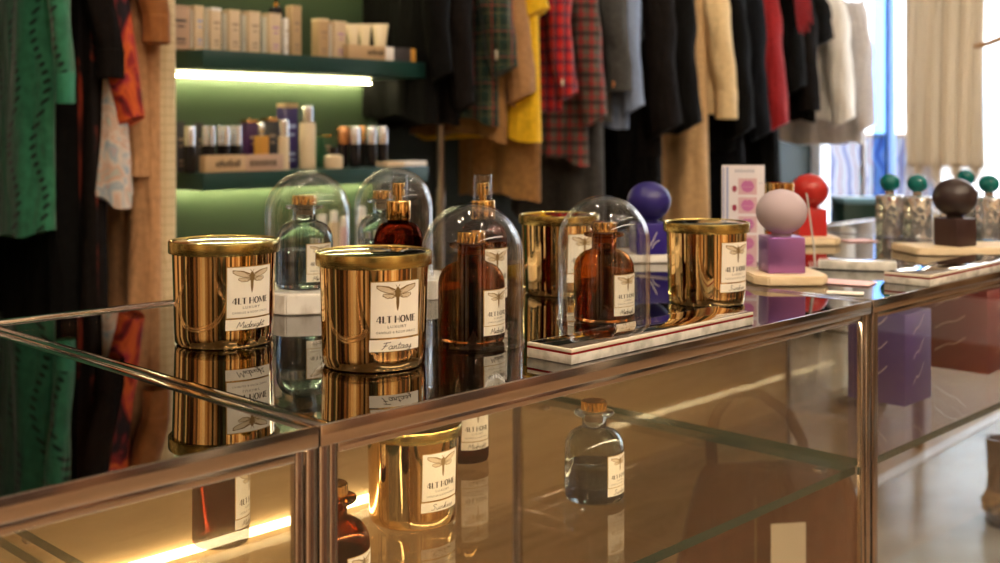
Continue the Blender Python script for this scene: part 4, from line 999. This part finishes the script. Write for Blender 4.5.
bm = nbm(); box(bm, -.088,.088,-.088,.088,.8452,.868,.003); obj('top', bm, flatm('pale_blue_laminate', (.20,.42,.60), .35), t)
# low table seen through the cabinet, with legs at the floor strip
x, y = room(4.13, 1.66)
t = thing('low_table', 'dark wooden table seen through the cabinet glass', 'table', (x,y,0), RA)
bm = nbm(); box(bm, -.05,1.15,-.04,.60,.69,.725,.004); obj('tabletop', bm, TABLEW, t)
for lx in (-.02,1.09):
    for ly in (-.03,.55): bm = nbm(); box(bm, lx,lx+.034,ly,ly+.034,.0046 if 0 else 0,.69,.003); obj('leg', bm, TABLEW, t)
# boot
SEQ = mat('gold_sequins', (.75,.50,.22), .2, 1.)
_v = coords(SEQ); vo = SEQ.node_tree.nodes.new('ShaderNodeTexVoronoi'); vo.inputs['Scale'].default_value = 130; SEQ.node_tree.links.new(_v, vo.inputs['Vector']); bump(SEQ, vo.outputs['Color'], 1., .01)
x, y = at(1000, 3.45)
t = thing('ankle_boot', 'black ankle boot with gold sequin toe standing on the floor', 'shoe', (x,y,.0), -2.0)
bm = nbm(); rings = []
for z,cx,rx,ry in ((.012,.035,.105,.036),(.03,.036,.106,.040),(.06,.03,.098,.040),(.085,.008,.066,.038),(.11,-.012,.047,.036),(.15,-.02,.043,.037),(.20,-.022,.045,.040),(.225,-.022,.046,.041),(.225,-.022,.038,.034),(.19,-.022,.036,.032)):
    rings.append([bm.verts.new((cx+rx*math.cos(2*PI*i/36), ry*math.sin(2*PI*i/36), z)) for i in range(36)])
for A,B in zip(rings,rings[1:]):
    for i in range(36): bm.faces.new((A[i],A[(i+1)%36],B[(i+1)%36],B[i]))
bm.faces.new(rings[0][::-1]); bm.faces.new(rings[-1]); obj('upper', bm, BLKG, t)
bm = nbm(); prism(bm, [(.035+.108*math.cos(2*PI*i/36), .041*math.sin(2*PI*i/36)) for i in range(36)], 0, .0125, .002); obj('sole', bm, BLACKP, t)
bm = nbm(); rnd = random.Random(5)
for k in range(70):
    a_ = rnd.uniform(-1.5,1.5); e = rnd.uniform(.1,1.3); c = (.065+.075*math.cos(a_)*math.cos(e*.8), .044*math.sin(a_)*math.cos(e*.6), .03+.055*math.sin(e))
    g = bmesh.ops.create_icosphere(bm, subdivisions=1, radius=rnd.uniform(.007,.013))
    bmesh.ops.translate(bm, verts=g['verts'], vec=c)
obj('sequin_bow', bm, SEQ, t, smooth=False)

# ------------------------------------------------------------------ street outside
STUCCO = flatm('pale_stucco', (.80,.82,.86), .8)
PAVE = flatm('pale_paving', (.55,.55,.56), .8)
bm = nbm(); box(bm, A1+.2,16,-9,9,-.2,-.06); struct('pavement', bm, PAVE)
x, y = room(10.5, 0)
t = thing('building', 'pale building across the street seen through the shop window', 'building', (x,y,-.06), RA)
bm = nbm(); box(bm, 0,1.,-8,8,0,3.8,.02); obj('facade', bm, STUCCO, t)
for i in range(7):
    for z0 in (.95,2.25):
        b0 = -6+i*1.55; bm = nbm(); box(bm, -.05,.02,b0,b0+.75,z0,z0+.95,.01); wv = obj('window', bm, WHITEF, t)
        bm = nbm(); box(bm, -.06,-.045,b0+.07,b0+.35,z0+.07,z0+.88); box(bm, -.06,-.045,b0+.40,b0+.68,z0+.07,z0+.88); obj('pane', bm, flatm('blue_window_glass_%d%d' % (i, int(z0)), (.22,.36,.52), .1), wv)

# ------------------------------------------------------------------ lights
HOUS = flatm('lamp_housing', (.02,.02,.02), .4)
def spot(a, b, ta, tb, tz, power, label, size=62, z=HC-.20):
    x, y = room(a, b); tx, ty = room(ta, tb)
    d = (Vector((tx,ty,tz))-Vector((x,y,z))).normalized()
    t = thing('ceiling_spotlight', label, 'light', (x,y,z), 0, 'ceiling spotlights')
    R = d.to_track_quat('Z','Y').to_matrix().to_4x4()
    bm = nbm(); lathe(bm, [(0,-.10),(.030,-.10),(.038,-.09),(.040,.035),(.036,.036),(.034,.008),(0,.008)], 32); bm.transform(R); obj('housing', bm, HOUS, t)
    bm = nbm(); lathe(bm, [(0,.010),(.0335,.010),(.0335,.038),(.030,.052),(.018,.062),(0,.065)], 32); bm.transform(R); obj('lamp', bm, LAMP, t)
    bm = nbm(); tube(bm, [(0,0,0),(0,0,HC-z)], .008, 8); obj('stem', bm, HOUS, t)
    l = bpy.data.lights.new('spot_light', 'SPOT'); l.energy = power; l.color = (1,.80,.58); l.spot_size = math.radians(size); l.spot_blend = .6; l.shadow_soft_size = .035
    o = bpy.data.objects.new('spot_light', l); COL.objects.link(o); o.location = Vector((x,y,z))+d*.05; o.rotation_euler = (-d).to_track_quat('Z','Y').to_euler(); 
    return t
P = 1.9
for k, (a_, b_) in enumerate(((.0,-.5),(.5,-.35),(1.1,-.45),(1.7,-.3),(2.3,-.5),(.9,.1))):
    spot(a_, b_, a_+.5, .45, .95, 22, ('small ceiling spotlight, first above the counter','small ceiling spotlight, second above the counter','small ceiling spotlight, third above the counter','small ceiling spotlight, fourth above the counter','small ceiling spotlight, fifth above the counter','small ceiling spotlight straight above the candles')[k], 60, HC-.35)
x, y = room(-.3, -1.25)  # unseen bar added for edge and dome highlights
t = thing('highlight_bar', 'added unseen light bar giving the counter edge highlights', 'light', (x,y,HC-.55), RA)
bm = nbm(); box(bm, 0,3.2,-.04,.04,0,.05,.004); tube(bm, [(.3,0,.05),(.3,0,.55)], .004, 6); tube(bm, [(2.9,0,.05),(2.9,0,.55)], .004, 6); obj('housing', bm, HOUS, t)
bm = nbm(); box(bm, .02,3.18,-.035,.035,-.012,-.0005,.003); obj('diffuser', bm, mat('highlight_bar_glow', (1,1,1), .5, emit=(1,.88,.70), es=11), t)

spot(-.3,-.7, .75,.3,.95, 70*P, 'ceiling spotlight nearest above the counter end')
spot( .6,-.9, 1.0,.5,.95, 70*P, 'ceiling spotlight above the middle of the counter')
spot(1.6,-.8, 1.6,.6,.95, 60*P, 'ceiling spotlight above the lavender ball')
spot( .3,1.3, .9,.6,.95, 45*P, 'ceiling spotlight between counter and shelves')
spot(1.3,1.4, 1.9,2.6,1.2, 45*P, 'ceiling spotlight aimed at the wall shelves')
spot( .6,1.2, 1.3,2.5,1.3, 32*P, 'ceiling spotlight aimed at the emerald dress')
spot(2.6,1.0, 3.2,2.5,1.3, 80*P, 'ceiling spotlight aimed at the plaid shirts')
spot(3.8,1.0, 4.2,2.5,1.3, 80*P, 'ceiling spotlight aimed at the sand dress')
spot(5.0,.9, 5.2,2.4,1.3, 60*P, 'ceiling spotlight aimed at the red coat')
spot(-1.4,-1.6, -1.4,-3.3,1.2, 260*P, 'added unseen spotlight brightening the striped wall, far end', 95)  # unseen lamps from here to the back wall, added to brighten reflected walls
spot(1.0,-1.8, 1.0,-3.3,1.2, 260*P, 'added unseen spotlight brightening the striped wall, middle', 95)
spot(3.2,-1.8, 3.2,-3.3,1.2, 260*P, 'added unseen spotlight brightening the striped wall near the window', 95)
spot(-1.8,.8, -3.1,.8,1.2, 200*P, 'added unseen spotlight brightening the striped side wall', 95)
spot(-1.2,1.2, -1.2,3.,1.1, 200*P, 'added unseen spotlight brightening the striped back wall', 95)
spot(3.0,-.6, 2.6,-.8,0., 80*P, 'ceiling spotlight aimed at the concrete floor', 90)
W = bpy.data.worlds.new('World'); S.world = W; W.use_nodes = True
bg = W.node_tree.nodes['Background']; bg.inputs['Color'].default_value = (.92,.955,1,1); bg.inputs['Strength'].default_value = 7.5

# ------------------------------------------------------------------ camera
cam = bpy.data.cameras.new('camera'); co = bpy.data.objects.new('camera', cam); COL.objects.link(co)
co.location = (0,0,CZ); co.rotation_euler = (PI/2,0,0)
cam.lens = F/1000*36; cam.sensor_width = 36; cam.sensor_fit = 'HORIZONTAL'; cam.shift_y = -(281.5-V0)/1000
cam.clip_start = .05; cam.clip_end = 60
cam.dof.use_dof = True; cam.dof.focus_distance = 1.03; cam.dof.aperture_fstop = 7.0
S.camera = co
S.view_settings.view_transform = 'Standard'; S.view_settings.look = 'None'; S.view_settings.exposure = .5; S.view_settings.gamma = 1.; S.view_settings.use_curve_mapping = False
S.cycles.use_denoising = True
try: S.cycles.denoiser = 'OPENIMAGEDENOISE'
except Exception: pass
S.cycles.max_bounces = 20; S.cycles.transparent_max_bounces = 32; S.cycles.transmission_bounces = 16; S.cycles.glossy_bounces = 10; S.cycles.diffuse_bounces = 4
S.cycles.sample_clamp_indirect = 8; S.cycles.blur_glossy = .3
